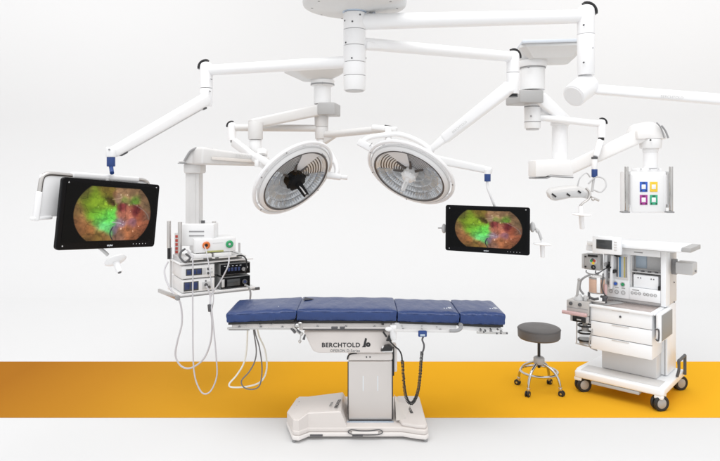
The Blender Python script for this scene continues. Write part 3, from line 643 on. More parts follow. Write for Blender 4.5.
# ------------------------------------------------------------------ small satellite lamp
t = thing('satellite_lamp', 'small flat white lamp head with three dark slots and a sterile handle', 'lamp', P(580, 195, 5.2))
b = MB(); pl = [(549, 194), (552, 190.5), (562, 188.8), (578, 187.2), (588, 190.2), (591, 194.5), (589, 199.5), (582, 197.8), (570, 198.3), (556, 201.2), (551, 200)]
b.prism([P(x, y, 5.14) for x, y in pl], (0, .10, .02), .010); b.build('lamp_head', 'lwarm', t)
b = MB(); b.prism([P(x, y, 5.137) for x, y in [(552, 193.8), (562, 192), (583, 190.5), (587, 193.5), (585, 197), (570, 196.7), (556, 199.5), (553, 198.6)]], (0, -.004, 0), .002); b.build('lamp_face', 'lgray', t)
b = MB()
for a, c, L in ((554, 195.3, 3.5), (568.5, 194.8, 2.8), (579.5, 191.8, 2.4)): b.beam(P(a-L*.6, c-L*.45, 5.128), P(a+L*.6, c+L*.45, 5.128), .004, .014, bev=.001)
b.build('slot', 'black', t)
b = MB(); b.tube([P(577.5, 186, 5.2), P(580, 178, 5.18), P(586, 173, 5.2), P(590, 177, 5.25)], .006, 10); b.tube([P(588, 184, 5.3), P(596, 177, 5.28), P(604, 179, 5.25), P(606, 186, 5.22), P(601, 192, 5.22), P(594, 190, 5.22)], .007, 10); b.build('yoke', 'lgray', t)
b = MB(); b.tube([P(586, 188, 5.15), P(590, 193, 5.13), P(588.5, 199, 5.12), P(583, 203, 5.12), P(580, 206, 5.12)], .010, 10); b.cyl(P(591, 197, 5.12), P(599, 200.5, 5.12), .010, seg=12); b.sphere(P(593, 199.5, 5.1), .014); b.build('swivel', 'steel', t)
b = MB(); c_ = P(581.6, 214.2, 5.12); b.lathe([(0, .008), (.03, .008), (.076, .004), (.083, -.001), (.076, -.006), (0, -.006)], c_, (.03, -.05, 1), 40); sh = b.build('sterile_handle', 'arm', t)
b = MB(); b.cyl(P(580.5, 206, 5.12), P(582.3, 229, 5.12), .022, .020, 24, .005); b.build('handle_grip', 'arm', sh)

# ------------------------------------------------------------------ right pendant with coloured outlets
DP = 5.3
t = thing('supply_pendant', 'white supply panel with four coloured outlets between two chrome rails', 'pendant', P(650, 190, DP))
b = MB(); b.box(P(629.5, 213, DP-.08), P(666.5, 171.5, DP-.08)+Vector((0, .2, 0)), .012); b.build('panel_body', 'arm', t)
b = MB(); b.box(P(632, 212, DP-.085), P(664, 174.5, DP-.085)+Vector((0, .01, 0)), .004); b.build('front_panel', 'white', t)
b = MB(); b.box(P(637, 171.8, DP-.05), P(662, 168, DP-.05)+Vector((0, .12, 0)), .01); b.cyl(P(650.5, 168, DP), P(650.5, 150.5, DP), .060, seg=32); b.build('drop_column', 'arm', t)
b = MB()
for x in (641, 650, 658.5): b.cyl(P(x, 169, DP-.06), P(x, 169, DP-.066), .008, seg=12)
b.build('screw', 'lgray', t)
for x in (626.5, 671):
    b = MB(); b.cyl(P(x, 212, DP-.1), P(x, 166.5, DP-.1), .0165, seg=24, bev=.003); rl = b.build('rail', 'chrome', t)
    b = MB(); b.box(P(x-3.4, 213, DP-.13), P(x+3.6, 211.4, DP-.13)+Vector((0, .07, 0)), .002); b.build('rail_foot', 'gray', rl)
    s = 1 if x < 650 else -1
    b = MB()
    for y in (173, 206): b.beam(P(x, y, DP-.1), P(x+s*5.5, y, DP-.04), .02, .028, bev=.004)
    b.beam(P(x+s*3.3, 205, DP-.075), P(x+s*3.3, 174, DP-.075), .016, .012, bev=.002); b.build('rail_clamp', 'lgray', rl)
for x, y, mm in ((643.8, 186.8, 'sblue'), (653.9, 186.8, 'syel'), (643.8, 199.9, 'smag'), (653.9, 199.9, 'sgrn')):
    b = MB(); b.box(P(x-3.8, y+5.0, DP-.090), P(x+3.8, y-5.0, DP-.090)+Vector((0, .006, 0)), .002); ol = b.build('gas_outlet', mm, t)
    b = MB(); b.box(P(x-2.1, y+2.3, DP-.0925), P(x+2.1, y-2.3, DP-.0925)+Vector((0, .004, 0)), .004); b.build('outlet_port', 'white', ol)
    b = MB()
    for sx in (-1, 1): b.cyl(P(x+sx*2.4, y+3.9, DP-.0895), P(x+sx*2.4, y+3.9, DP-.093), .006, seg=12)
    b.box(P(x-1.4, y-3.4, DP-.0915), P(x+1.4, y-4.3, DP-.0915)+Vector((0, .003, 0)), 0); b.build('outlet_mark', 'ink' if mm != 'syel' else 'syel', ol)

# ------------------------------------------------------------------ left equipment pendant
O4 = P(182, 293.5, 4.9); RZ = math.radians(31)
t = thing('equipment_pendant', 'white equipment pendant column carrying shelves of endoscopy boxes', 'pendant', O4, RZ)
T4 = FR[t.name]; I4 = T4.inverted()
def L4(px, py, D): return I4 @ P(px, py, D)
DC = 5.15
b = MB(); b.box(P(185.2, 226, DC-.06), P(199.2, 172, DC-.06)+Vector((0, .13, 0)), .010); cl = b.build('column', 'lwarm', t)
b = MB(); b.box(P(188.8, 226, DC-.064), P(195.6, 174, DC-.064)+Vector((0, .008, 0)), .001); b.build('column_insert', 'cream2', cl)
b = MB(); b.box(P(183.3, 173.3, DC-.09), P(200.8, 163.5, DC-.09)+Vector((0, .18, 0)), .014); b.build('collar', 'lwarm', t)
b = MB(); b.prism([P(x, y, DC-.12) for x, y in [(177.5, 162.8), (178.5, 160.5), (184, 159), (187, 152.5), (191.5, 148.2), (199, 146.6), (207, 147), (207, 164.5), (201, 164.8), (186, 163.5)]], (0, .24, 0), .012); b.build('head_cover', 'lwarm', t)
b = MB(); b.tube([P(184.3, 161, DC-.135), P(187.5, 155.5, DC-.135), P(191, 150.8, DC-.135), P(196.5, 148, DC-.135)], .010, 8); b.beam(P(178, 163.3, DC-.12), P(186.5, 163.6, DC-.12), .02, .006, bev=.001); b.build('cover_strip', 'gray', t)
# head box below the column
b = MB(); b.box(P(178, 246, DC-.10), P(214, 224, DC-.10)+Vector((0, .16, 0)), .010); hbx = b.build('head_box', 'white', t)
b = MB()
for y in (231.5, 235.8): b.box(P(189, y+.6, DC-.104), P(204, y-.6, DC-.104)+Vector((0, .006, 0)), .001)
b.build('vent_slot', 'gray', hbx)
b = MB(); b.box(P(201, 223.2, DC-.07), P(204.5, 220.5, DC-.07)+Vector((0, .02, 0)), .001); b.build('switch', 'dgray', hbx)
def rail4(px, y0, y1, D, r=.017):
    b = MB(); b.cyl(P(px, y1, D), P(px, y0, D), r, seg=20, bev=.002); return b.build('pole', 'steel', t)
rail4(169, 221, 248, 5.15); rail4(180, 222, 256, 5.0); rail4(214.2, 221.5, 238, 5.2)
b = MB(); b.cyl(P(169, 259, 5.15), P(169, 247, 5.15), .014, seg=16); b.build('pole_sleeve', 'black', t)
b = MB(); b.box(P(174.5, 256, 5.2), P(179.2, 233, 5.2)+Vector((0, .05, 0)), .003); lp = b.build('label_plate', 'lwarm', t)
b = MB()
for k, y in enumerate((236.5, 240.5, 244.5, 248.5, 252)): b.box(P(175.3, y+1.3, 5.196), P(178.4, y-1.3, 5.196)+Vector((0, .006, 0)), .0005)
b.build('printed_mark', 'red', lp)
# local frame: x along the front, y back, z up, origin at front-left foot of the lower left box
def lb(lo, hi, bev=.004): q = MB(); q.box(lo, hi, bev); return q
SW = .60; SD = .36
lb((-.03, -.005, -.022), (SW+.03, SD, -.004), .004).build('shelf', 'white', t, world=False)
lb((-.03, -.008, -.034), (SW+.03, .0, -.0225), .002).build('shelf_edge', 'gray', t, world=False)
b = MB(); b.beam(P(159, 290.5, 5.0), P(177, 297.6, 4.72), .022, .030, bev=.004); b.build('side_rail', 'steel', t)
b = MB(); b.beam(P(176.5, 297.4, 4.73), P(178.5, 298.2, 4.70), .028, .036, bev=.003); b.build('rail_end', 'gray', t)
b = lb((SW+.01, .0, -.040), (SW+.075, .02, -.016), .003); b.build('rail_end', 'dgray', t, world=False)
lb((-.02, .0, .232), (SW+.015, SD, .243), .003).build('shelf', 'white', t, world=False)
lb((.02, -.02, .265), (SW-.06, SD, .277), .003).build('shelf', 'lwarm', t, world=False)
for x in (-.012, SW+.004):
    lb((x, SD-.03, -.02), (x+.012, SD, .34), .002).build('shelf_post', 'lgray', t, world=False)
lb((.0, .05, .243), (.03, .3, .285), .003).build('shelf_post', 'lgray', t, world=False)
lb((.5, .05, .243), (.53, .3, .285), .003).build('shelf_post', 'lgray', t, world=False)
for x0 in (.095, .265):
    lb((x0, -.015, .2785), (x0+.15, .2, .310), .004).build('junction_box', 'white', t, world=False)
lb((.17, -.021, .268), (.245, -.012, .276), .001).build('connector_strip', 'black', t, world=False)
lb((.27, -.021, .268), (.30, -.012, .276), .001).build('connector_strip', 'black', t, world=False)
def frame_copy(name, label, cat, x, y, z, rz=0, group=None):
    p = T4 @ Vector((x, y, z)); return thing(name, label, cat, p, RZ+rz, group)
def dev(label, x, z, w, h, front, body='white', y=0.0, d=.32, rz=0, name='endoscopy_unit'):
    r = frame_copy(name, label, 'medical device', x, y, z, rz, 'boxed devices stacked on the left pendant')
    lb((0, .004, .004), (w, d, h), .004).build('case', body, r, world=False)
    for a in (.03, w-.03):
        for c in (.03, d-.03): b = MB(); b.cyl((a, c, .004), (a, c, -.002), .012, seg=12); b.build('foot', 'rubber', r, world=False)
    lb((.006, -.004, .008), (w-.006, .005, h-.005), .003).build('front_panel', front, r, world=False)
    return r
DW = .272
r = dev('lower left white device box with a square blue screen', 0, -.002, DW, .108, 'white')
lb((.012, -.0065, .016), (.135, -.003, .092), .002).build('screen', 'lcddk', r, world=False)
b = MB()
for x0, x1, z0, z1 in ((.02, .06, .03, .085), (.07, .125, .03, .085)): b.box((x0, -.008, z0), (x1, -.006, z1), .0005)
b.build('display_field', 'lcd', r, world=False)
b = lb((.165, -.007, .018), (.24, -.003, .080), .004); b.build('socket_plate', 'lgray', r, world=False)
b = MB(); b.cyl((.195, -.006, .055), (.195, -.022, .055), .014, seg=20); b.cyl((.222, -.006, .035), (.222, -.018, .035), .011, seg=20); b.cyl((.195, -.006, .088), (.195, -.009, .088), .006, seg=12); b.build('socket', 'dgray', r, world=False)
r = dev('upper left white device box with a wide blue display', 0, .110, DW, .108, 'white')
lb((.03, -.0065, .03), (.165, -.003, .085), .002).build('screen', 'lcddk', r, world=False)
b = MB()
for k in range(3): b.box((.038+k*.042, -.008, .040), (.073+k*.042, -.006, .076), .0005)
b.build('display_field', 'lcd', r, world=False)
b = MB()
for z in (.038, .075): b.cyl((.215, -.004, z), (.215, -.014, z), .010, seg=16)
b.build('knob', 'dgray', r, world=False)
lb((.170, -.006, .03), (.195, -.003, .085), .002).build('button_strip', 'lgray', r, world=False)
b = MB(); b.cyl((.245, -.004, .075), (.245, -.008, .075), .006, seg=12); b.cyl((.245, -.004, .045), (.245, -.008, .045), .010, seg=12); b.build('button', 'lgray', r, world=False)
r = dev('lower right black fronted device with a grey socket plate at its left', DW+.045, -.002, .27, .100, 'bezel', 'casegray')
lb((.012, -.0065, .018), (.038, -.003, .085), .003).build('socket_plate', 'lgray', r, world=False)
lb((.062, -.006, .022), (.175, -.003, .080), .002).build('screen', 'lcddk', r, world=False)
b = MB(); b.cyl((.215, -.004, .050), (.215, -.016, .050), .022, seg=28); b.build('knob', 'dgray', r, world=False)
b = MB(); b.cyl((.215, -.0158, .050), (.215, -.019, .050), .013, seg=20); b.build('socket', 'lcd', r, world=False)
r = dev('upper right black fronted device with blue digits and a round knob', DW+.045, .112, .27, .100, 'bezel', 'casegray')
b = MB()
for k in range(4): b.box((.066+k*.030, -.0065, .035), (.086+k*.030, -.004, .066), .0005)
b.build('display_field', 'lcd', r, world=False)
b = MB(); b.cyl((.205, -.004, .045), (.205, -.022, .045), .016, seg=28); b.cyl((.235, -.004, .060), (.235, -.012, .060), .010, seg=20); b.build('knob', 'gray', r, world=False)
b = MB()
for k in range(5): b.box((.035+k*.034, -.0062, .078), (.050+k*.034, -.004, .082), .0005)
b.build('printed_mark', 'wink', r, world=False)
r = dev('white light source box with an orange and a green socket on top of the stack', .11, .311, .345, .122, 'white', y=.03, d=.25, rz=math.radians(-6))
b = MB(); b.box((.09, -.008, .006), (.24, -.003, .020), .002); b.build('label_strip', 'lstrip', r, world=False)
for x0, mm in ((.095, 'orange'), (.29, 'green')):
    b = MB(); b.lathe([(.013, -.0), (.030, .0), (.032, .010), (.022, .018), (.014, .016), (.012, .004)], (x0, -.003, .068), (0, -1, 0), 32); so = b.build('socket', mm, r, world=False)
    b = MB(); b.cyl((x0, -.003, .068), (x0, -.012, .068), .011, seg=16); b.build('socket_core', 'ink' if mm == 'orange' else 'white', so, world=False)
b = MB(); b.box((.15, -.0052, .080), (.24, -.0038, .083), 0); b.build('printed_mark', 'lgray', r, world=False)
GH = 'hoses hanging from the left pendant'
# hoses and leads
def hose(name, label, pts, rad, m, cat='hose', group=None, **k):
    b = MB(); b.tube(pts, rad, 10, 10); o = b.build(name, m); o['label'] = label; o['category'] = cat
    if group: o['group'] = group
    return o
hose('hose', 'pale grey hose looping from the side of the left boxes, the shorter loop', [P(x, y, D) for x, y, D in ((168, 262, 5.05), (164.5, 270, 4.95), (166.5, 281, 4.85), (173, 293, 4.8), (180, 302, 4.78), (182, 322, 4.78), (177.5, 341, 4.78), (175.5, 355.5, 4.8), (181, 366, 4.8), (191, 368, 4.8), (203.5, 359, 4.8), (210.5, 342, 4.8), (212, 322, 4.8), (210.5, 308, 4.8), (210, 294, 4.85), (206, 286, 4.86))], .0072, 'hose', group=GH)
hose('hose', 'pale grey hose hanging straight down beside the boxes into the longest loop', [P(x, y, D) for x, y, D in ((187, 250, 4.9), (191, 254, 4.78), (192.8, 262, 4.74), (192.7, 300, 4.74), (192.8, 330, 4.74), (193, 352, 4.74), (194, 371, 4.74), (197, 384, 4.74), (203, 393.5, 4.74), (210.8, 391, 4.74), (216.8, 376, 4.74), (216, 355, 4.74), (213.5, 327, 4.76), (211.5, 308, 4.78), (211, 296, 4.82), (220, 282, 4.84), (228, 266, 4.82), (229, 256, 4.9))], .0060, 'hose', group=GH)
hose('lead', 'thin pale lead dropping from the orange socket across the box fronts', [P(x, y, D) for x, y, D in ((204.5, 246, 5.0), (206.5, 252, 4.86), (209, 266, 4.8), (211.2, 282, 4.8), (213.5, 298, 4.8), (212, 309, 4.8))], .0048, 'hose', 'cable', group=GH)
hose('lead', 'dark cable curling round the left end of the cable shelf', [P(x, y, D) for x, y, D in ((185, 249, 4.92), (181, 252, 4.88), (180, 257, 4.85), (185, 262, 4.84), (190, 258, 4.86), (186, 254, 4.9))], .0085, 'dgray', 'cable')
hose('lead', 'black cable arching over the right end of the cable shelf', [P(x, y, D) for x, y, D in ((237, 256, 5.1), (242, 255.5, 5.06), (246, 259, 5.04), (246.5, 266, 5.04), (245, 272, 5.04))], .0065, 'black', 'cable')
b = MB(); b.cyl(P(210.3, 311.5, 4.79), P(209.6, 304.5, 4.79), .017, seg=16, bev=.002); o = b.build('hose_clip', 'dgray'); o['label'] = 'small dark clip joining the hanging hoses'; o['category'] = 'clip'
hose('lead', 'grey lead from the lower black box passing behind the blue table pad', [P(x, y, D) for x, y, D in ((245, 285, 5.02), (248.5, 287, 4.99), (250.5, 293, 4.99), (250, 301, 5.0), (249.5, 318, 4.98), (252, 329, 4.9))], .008, 'gray', 'cable')
hose('hose', 'cream hose loop hanging below the head end of the operating table', [P(x, y, D) for x, y, D in ((248, 322, 4.62), (247.5, 332, 4.6), (246.5, 350, 4.6), (243.5, 364, 4.6), (236.5, 375.5, 4.6), (229.3, 384, 4.6), (232.5, 387.3, 4.6), (249, 386.3, 4.6), (261.5, 381, 4.6), (266.7, 368.5, 4.6), (265, 350, 4.6), (259, 336, 4.6), (256, 322, 4.62))], .0066, 'whose')
hose('hose', 'dark grey hose loop hanging below the head end of the operating table', [P(x, y, D) for x, y, D in ((253, 322, 4.55), (253.8, 332, 4.54), (256.3, 350, 4.54), (254.5, 362, 4.54), (249, 372, 4.54), (241.5, 381, 4.54), (244.5, 387.8, 4.54), (253.5, 389.3, 4.54), (260, 384.5, 4.54), (262, 368, 4.54), (259.5, 348, 4.54), (255.5, 334, 4.54), (253.8, 322, 4.56))], .0052, 'dhose')

# ------------------------------------------------------------------ operating table
FYt = 4.24
t = thing('operating_table', 'operating table with navy blue pads on a cream base and steel column', 'operating table', (0.07, 4.5, 0))
def X_(px, D=FYt): return (px-HX)/F*D
def Z_(py, D=FYt): return CZ+(HY-py)/F*D
YB = FYt+.44
# mattress: front-edge heights follow the slight sag of the photograph
def pad(px0, px1, zt0, zt1, th, cut=None, back0=0, back1=0):
    x0, x1 = X_(px0), X_(px1); NXp, NYp = 26, 12
    rs = random.Random(int(px0))
    b = MB()
    def top(u, v):
        e = min(u, 1-u)*(x1-x0); f = min(v, 1-v)*.44
        crown = .010*(1-math.exp(-e/.03))*(1-math.exp(-f/.03))
        return zt0+(zt1-zt0)*u+crown-.006+.0016*math.sin(u*23+px0)*math.sin(v*9+px0)
    def xy(u, v):
        xx = x0+(x1-x0)*u+back0*v*(1-u)+back1*v*u; yy = FYt+(YB-FYt)*v
        if cut:
            s = min(1, max(0, (v-.45)/.40))*cut*max(0, 1-u/.30); xx += s
        return xx, yy
    G = [[b.bm.verts.new((*xy(i/NXp, j/NYp), top(i/NXp, j/NYp))) for i in range(NXp+1)] for j in range(NYp+1)]
    for j in range(NYp):
        for i in range(NXp): b.bm.faces.new((G[j][i], G[j][i+1], G[j+1][i+1], G[j+1][i]))
    loop = [(i, 0) for i in range(NXp)]+[(NXp, j) for j in range(NYp)]+[(NXp-i, NYp) for i in range(NXp)]+[(0, NYp-j) for j in range(NYp)]
    prev = [G[j][i] for i, j in loop]; nl = len(loop)
    cx = (x0+x1)/2; cy = (FYt+YB)/2
    for (out, dz) in ((.007, .006), (.011, .018), (.010, th*.55), (.011, th-.016), (.004, th-.004)):
        cur = []
        for k, (i, j) in enumerate(loop):
            x, y = xy(i/NXp, j/NYp); z0 = zt0+(zt1-zt0)*i/NXp-.006
            ox = (-1 if i == 0 else 1 if i == NXp else 0); oy = (-1 if j == 0 else 1 if j == NYp else 0)
            if ox and oy: ox *= .6; oy *= .6
            wv = .0040*math.sin(i*1.9+dz*75+px0)*(.4+.6*math.sin(i*.37+px0)**2)+.0022*math.sin(i*.8-dz*50)
            cur.append(b.bm.verts.new((x+ox*(out+wv), y+oy*(out+wv), z0-dz)))
        for k in range(nl): b.bm.faces.new((prev[k], cur[k], cur[(k+1) % nl], prev[(k+1) % nl]))
        prev = cur
    b.bm.faces.new(prev)
    o = b.build('mattress', 'vinyl', t, sharp=60)
    q = MB(); q.beam((x0+.006, FYt+.20, zt0-th-.011), (x1-.006, FYt+.20, zt1-th-.011), .40, .018, bev=.004); q.build('pad_base', 'black', o)
    # seam line along the top front edge
    q = MB(); q.tube([Vector((x0+(x1-x0)*k/12, FYt-.0085, zt0+(zt1-zt0)*k/12-.014)) for k in range(13)], .0016, 6); q.build('piping', 'vinyl', o)
    return o
gap = .012
pads = [(227.2, 295.0, Z_(312.6), Z_(309.5), .068, 0, 0, 0), (297.8, 395.6, Z_(309.2), Z_(310.0), .076, 0, .0, 0), (398.4, 458.3, Z_(311.2), Z_(313.0), .069, 0, 0, -.0), (461.0, 504.2, Z_(312.4), Z_(313.4), .078, 0, 0, 0)]
objs = [pad(*p) for p in pads]
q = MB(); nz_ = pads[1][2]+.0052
q.prism([Vector((X_(298.6)+.005, FYt+.27, nz_)), Vector((X_(298.6)+.012, FYt+.37, nz_)), Vector((X_(298.6)+.085, FYt+.31, nz_)), Vector((X_(298.6)+.05, FYt+.28, nz_))], (0, 0, .0016), 0); q.build('notch_shade', 'piping', objs[1])  # flat dark sheet, shade of the pad notch put into colour
# little white printed marks on the pads
for px, py, o in ((283, 307.2, objs[0]), (388, 307.2, objs[1]), (449, 308.8, objs[2]), (495, 309.0, objs[3])):
    D = 600*(CZ-(Z_(311)+.0045))/(py-170.)
    p = P(px, py, D)
    b = MB()
    for k, (dx, s) in enumerate(((-.035, .006), (-.018, .006), (0, .014), (.012, .014))):
        b.prism([Vector((p.x+dx, p.y, p.z)), Vector((p.x+dx+.006, p.y, p.z)), Vector((p.x+dx+.006-s*.3, p.y+s*2.5, p.z)), Vector((p.x+dx-s*.3, p.y+s*2.5, p.z))], (0, 0, .004))
    b.build('printed_mark', 'wink', o)
# frame
ZR = Z_(327.5)
b = MB(); b.box((X_(231), FYt+.02, Z_(329.5)), (X_(297), YB-.03, Z_(324.6)), .006); b.build('head_frame', 'warm', t)
b = MB(); b.box((X_(299), FYt+.015, Z_(331.0)), (X_(391), YB-.02, Z_(323.8)), .005); b.build('back_frame', 'warm', t)
b = MB(); b.prism([Vector((X_(391.5), FYt+.015, Z_(323.2))), Vector((X_(457), FYt+.015, Z_(325.5))), Vector((X_(457), FYt+.015, Z_(331.0))), Vector((X_(391.5), FYt+.015, Z_(330.0)))], (0, .40, 0), .004); b.build('seat_frame', 'white', t)
b = MB(); b.prism([Vector((X_(458), FYt+.02, Z_(326.5))), Vector((X_(502), FYt+.02, Z_(328.5))), Vector((X_(504), FYt+.02, Z_(331.5))), Vector((X_(478), FYt+.02, Z_(332))), Vector((X_(460), FYt+.02, Z_(330)))], (0, .38, 0), .004); b.build('leg_frame', 'white', t)
def rail(x0, y0, x1, y1, m='steel', th=.010, hh=.022):
    q = MB(); q.beam((X_(x0), FYt-.022, Z_(y0)), (X_(x1), FYt-.022, Z_(y1)), th, hh, bev=.002); r = q.build('side_rail', m, t)
    for k in range(3):
        f = (k+.5)/3; xx = X_(x0+(x1-x0)*f); q = MB(); q.cyl((xx, FYt-.018, Z_(y0+(y1-y0)*f)), (xx, FYt+.03, Z_(y0+(y1-y0)*f)), .008, seg=12); q.build('rail_spacer', 'gray', r)
    return r
rail(228, 327.6, 293, 327.8, 'chrome', hh=.014); rail(303, 327.0, 389, 327.0, 'steel', hh=.013)
rail(394, 329.6, 450, 330.6, 'lwarm', hh=.018); rail(476, 331.5, 507, 332.4, 'chrome', hh=.016)
b = MB(); b.beam((X_(303), FYt-.014, Z_(328.9)), (X_(389), FYt-.014, Z_(328.9)), .012, .007, bev=.001)
b.beam((X_(229), FYt-.010, Z_(329.4)), (X_(250), FYt-.010, Z_(329.4)), .010, .006, bev=.001); b.build('rail_groove', 'dgray', t)
# hinges, clamps
b = MB(); b.sphere((X_(297.5), FYt-.02, Z_(325)), .022, (1, .7, .8)); b.sphere((X_(300.5), FYt-.025, Z_(322.2)), .014, (1.2, .7, .7)); b.beam((X_(293), FYt-.02, Z_(327)), (X_(303), FYt-.02, Z_(334)), .018, .022, bev=.006); b.cyl((X_(295), FYt-.03, Z_(331)), (X_(295), FYt+.05, Z_(331)), .012, seg=16); b.sphere((X_(300), FYt-.01, Z_(341)), .011); b.beam((X_(301), FYt-.01, Z_(334)), (X_(300), FYt-.01, Z_(343)), .010, .008, bev=.002); b.build('hinge', 'chrome', t)
b = MB(); b.beam((X_(291.5), FYt-.038, Z_(327.2)), (X_(296), FYt-.038, Z_(331.6)), .012, .012, bev=.003); b.build('clamp_lever', 'dgray', t)
b = MB(); b.beam((X_(297.5), FYt-.04, Z_(328)), (X_(301), FYt-.04, Z_(331.8)), .012, .012, bev=.003); b.build('clamp_lever', 'dgray', t)
b = MB(); b.beam((X_(305.5), FYt-.03, Z_(333.5)), (X_(304), FYt-.03, Z_(338.5)), .012, .012, .016, .018, bev=.002); b.build('clamp_lever', 'dgray', t)
b = MB(); b.beam((X_(331.5), FYt-.034, Z_(326.4)), (X_(338), FYt-.034, Z_(326.4)), .016, .014, bev=.003); b.build('clamp_lever', 'dgray', t)
b = MB(); b.beam((X_(340), FYt-.034, Z_(326.4)), (X_(345), FYt-.034, Z_(326.4)), .016, .014, bev=.003); b.build('clamp_lever', 'dgray', t)
b = MB(); b.cyl((X_(460.5), FYt-.03, Z_(324.4)), (X_(460.5), FYt+.03, Z_(324.4)), .014, seg=16); b.tube([(X_(449), FYt-.032, Z_(329.6)), (X_(455), FYt-.034, Z_(329.6)), (X_(459.5), FYt-.034, Z_(327.8)), (X_(460.5), FYt-.03, Z_(324.8))], .012, 10); b.build('hinge', 'gray', t)
b = MB()
for x, y in ((480, 328.6), (484.5, 329.6), (490, 328.4), (497, 328.6), (483, 331.2), (500, 332.2), (506, 332.2), (496, 332.5)): b.cyl((X_(x), FYt-.03, Z_(y)), (X_(x), FYt-.012, Z_(y)), .006, seg=10)
b.build('rail_bolt', 'dgray', t)
b = MB()
for x, y in ((245, 325.2), (259, 325.4), (271, 325.3), (402, 326.5), (437, 327.6), (422, 326.8)): b.cyl((X_(x), FYt+.021, Z_(y)), (X_(x), FYt+.009, Z_(y)), .006, seg=10)
b.build('frame_bolt', 'lgray', t)
# saddle under the top, with the lettering
SY = FYt+.03
pl = [(303.5, 331.6), (392.5, 331.6), (392, 345), (389, 351.5), (384, 353.2), (318, 353.2), (313, 351.2), (310.3, 346)]
b = MB(); b.prism([Vector((X_(x, SY), SY, Z_(y, SY))) for x, y in pl], (0, .36, 0), .010, 3); sad = b.build('saddle_cover', 'cream3', t)
sz = .0445
lettering('lettering', 'BERCHTOLD', sz, (X_(321.6, SY), SY-.0006, Z_(347.2, SY)), (1, 0, 0), (0, 0, 1), 'ink', sad, off=.0012, space=1.10)
lettering('lettering', 'OPERON D-Series', .026, (X_(330, SY), SY-.0006, Z_(352.0, SY)), (1, 0, 0), (0, 0, 1), 'inkg', sad, off=.0003, space=1.06)
V_ = lambda pts: [Vector((X_(x, SY), SY-.001, Z_(y, SY))) for x, y in pts]
b = MB(); b.prism(V_(((363.0, 347.0), (365.2, 347.0), (367.0, 338.6), (365.1, 338.0))), (0, -.0015, 0)); b.prism(V_(((361.9, 347.2), (365.6, 347.2), (366.0, 345.6), (363.0, 345.8))), (0, -.0018, 0))
b.lathe([(.0035, 0), (.0165, 0), (.0165, .0016), (.0035, .0016), (.0035, 0)], (X_(368.2, SY), SY, Z_(344.7, SY)), (0, -1, 0), 28); b.build('emblem', 'ink', sad)
# right end of the saddle: clamp block and black levers
b = MB(); b.box((X_(390), FYt-.012, Z_(340)), (X_(396.5), FYt+.10, Z_(325)), .006); b.box((X_(382), FYt-.005, Z_(352.5)), (X_(393), FYt+.12, Z_(346.8)), .006); b.sphere((X_(388.5), FYt-.03, Z_(328)), .020, (1.3, .8, .8)); b.build('tilt_joint', 'white', t)
b = MB(); b.prism([Vector((X_(x), FYt-.02, Z_(y))) for x, y in ((386, 340.5), (391.5, 340.5), (389, 334.5))], (0, .03, 0), .002); b.build('joint_lever', 'black', t)
b = MB(); b.prism([Vector((X_(x), FYt-.024, Z_(y))) for x, y in ((380.5, 350.5), (392, 350.0), (393, 346.5), (389, 344.8), (384.5, 346))], (0, .05, 0), .002); b.build('joint_lever', 'black', t)
b = MB(); b.beam((X_(383), FYt-.02, Z_(331)), (X_(386.5), FYt-.02, Z_(336)), .02, .012, bev=.002); b.build('joint_lever', 'black', t)
b = MB(); b.box((X_(381.5), FYt-.01, Z_(324.8)), (X_(384), FYt+.02, Z_(322)), .003); b.build('joint_lever', 'black', t)
# column
CY = 4.37; Xc = lambda px: (px-HX)/F*CY; Zc = lambda py: CZ+(HY-py)/F*CY
b = MB(); b.box((Xc(348.2), CY, .085), (Xc(392.3), CY+.30, Zc(361.3)), .008, 3); co = b.build('column', 'satin', t)
b = MB(); b.box((Xc(348), CY-.002, Zc(361.0)), (Xc(392.7), CY+.302, Zc(353.2)), .016, 4); b.build('column_cap', 'warm', co)
b = MB()
for x in (363.2, 377.8): b.box((Xc(x-.5), CY-.0015, Zc(391)), (Xc(x+.5), CY+.001, Zc(376)), .0004)
b.build('bright_slot', 'wink', co)
b = MB()
for x in (366.5, 370.0): b.cyl((Xc(x), CY-.001, Zc(357)), (Xc(x), CY-.004, Zc(357)), .005, seg=10)
b.beam((Xc(348.0), CY+.006, .10), (Xc(348.0), CY+.006, Zc(362)), .008, .006, bev=.001); b.beam((Xc(392.6), CY+.006, .10), (Xc(392.6), CY+.006, Zc(362)), .008, .006, bev=.001)
b.tube([(Xc(347.4), CY+.002, Zc(359.5)), (Xc(348.2), CY-.002, Zc(356)), (Xc(351), CY-.004, Zc(353.8)), (Xc(357), CY-.006, Zc(352.8))], .0055, 8); b.build('column_trim', 'black', co)
b = MB(); b.box((Xc(347), CY-.022, .082), (Xc(393.5), CY-.004, .096), .003); b.build('column_foot', 'bluesheen', co)
b = MB(); b.box((Xc(348.5), CY-.006, .0965), (Xc(392), CY-.001, .103), .001); b.build('column_gasket', 'dgray', co)
b = MB(); b.box((Xc(393.2), CY+.04, Zc(374)), (Xc(397.5), CY+.2, Zc(350)), .008); b.build('side_cover', 'warm', co)
b = MB(); b.box((Xc(392.9), CY+.02, Zc(377)), (Xc(394.4), CY+.04, Zc(348)), .003); b.build('cable_channel', 'black', co)
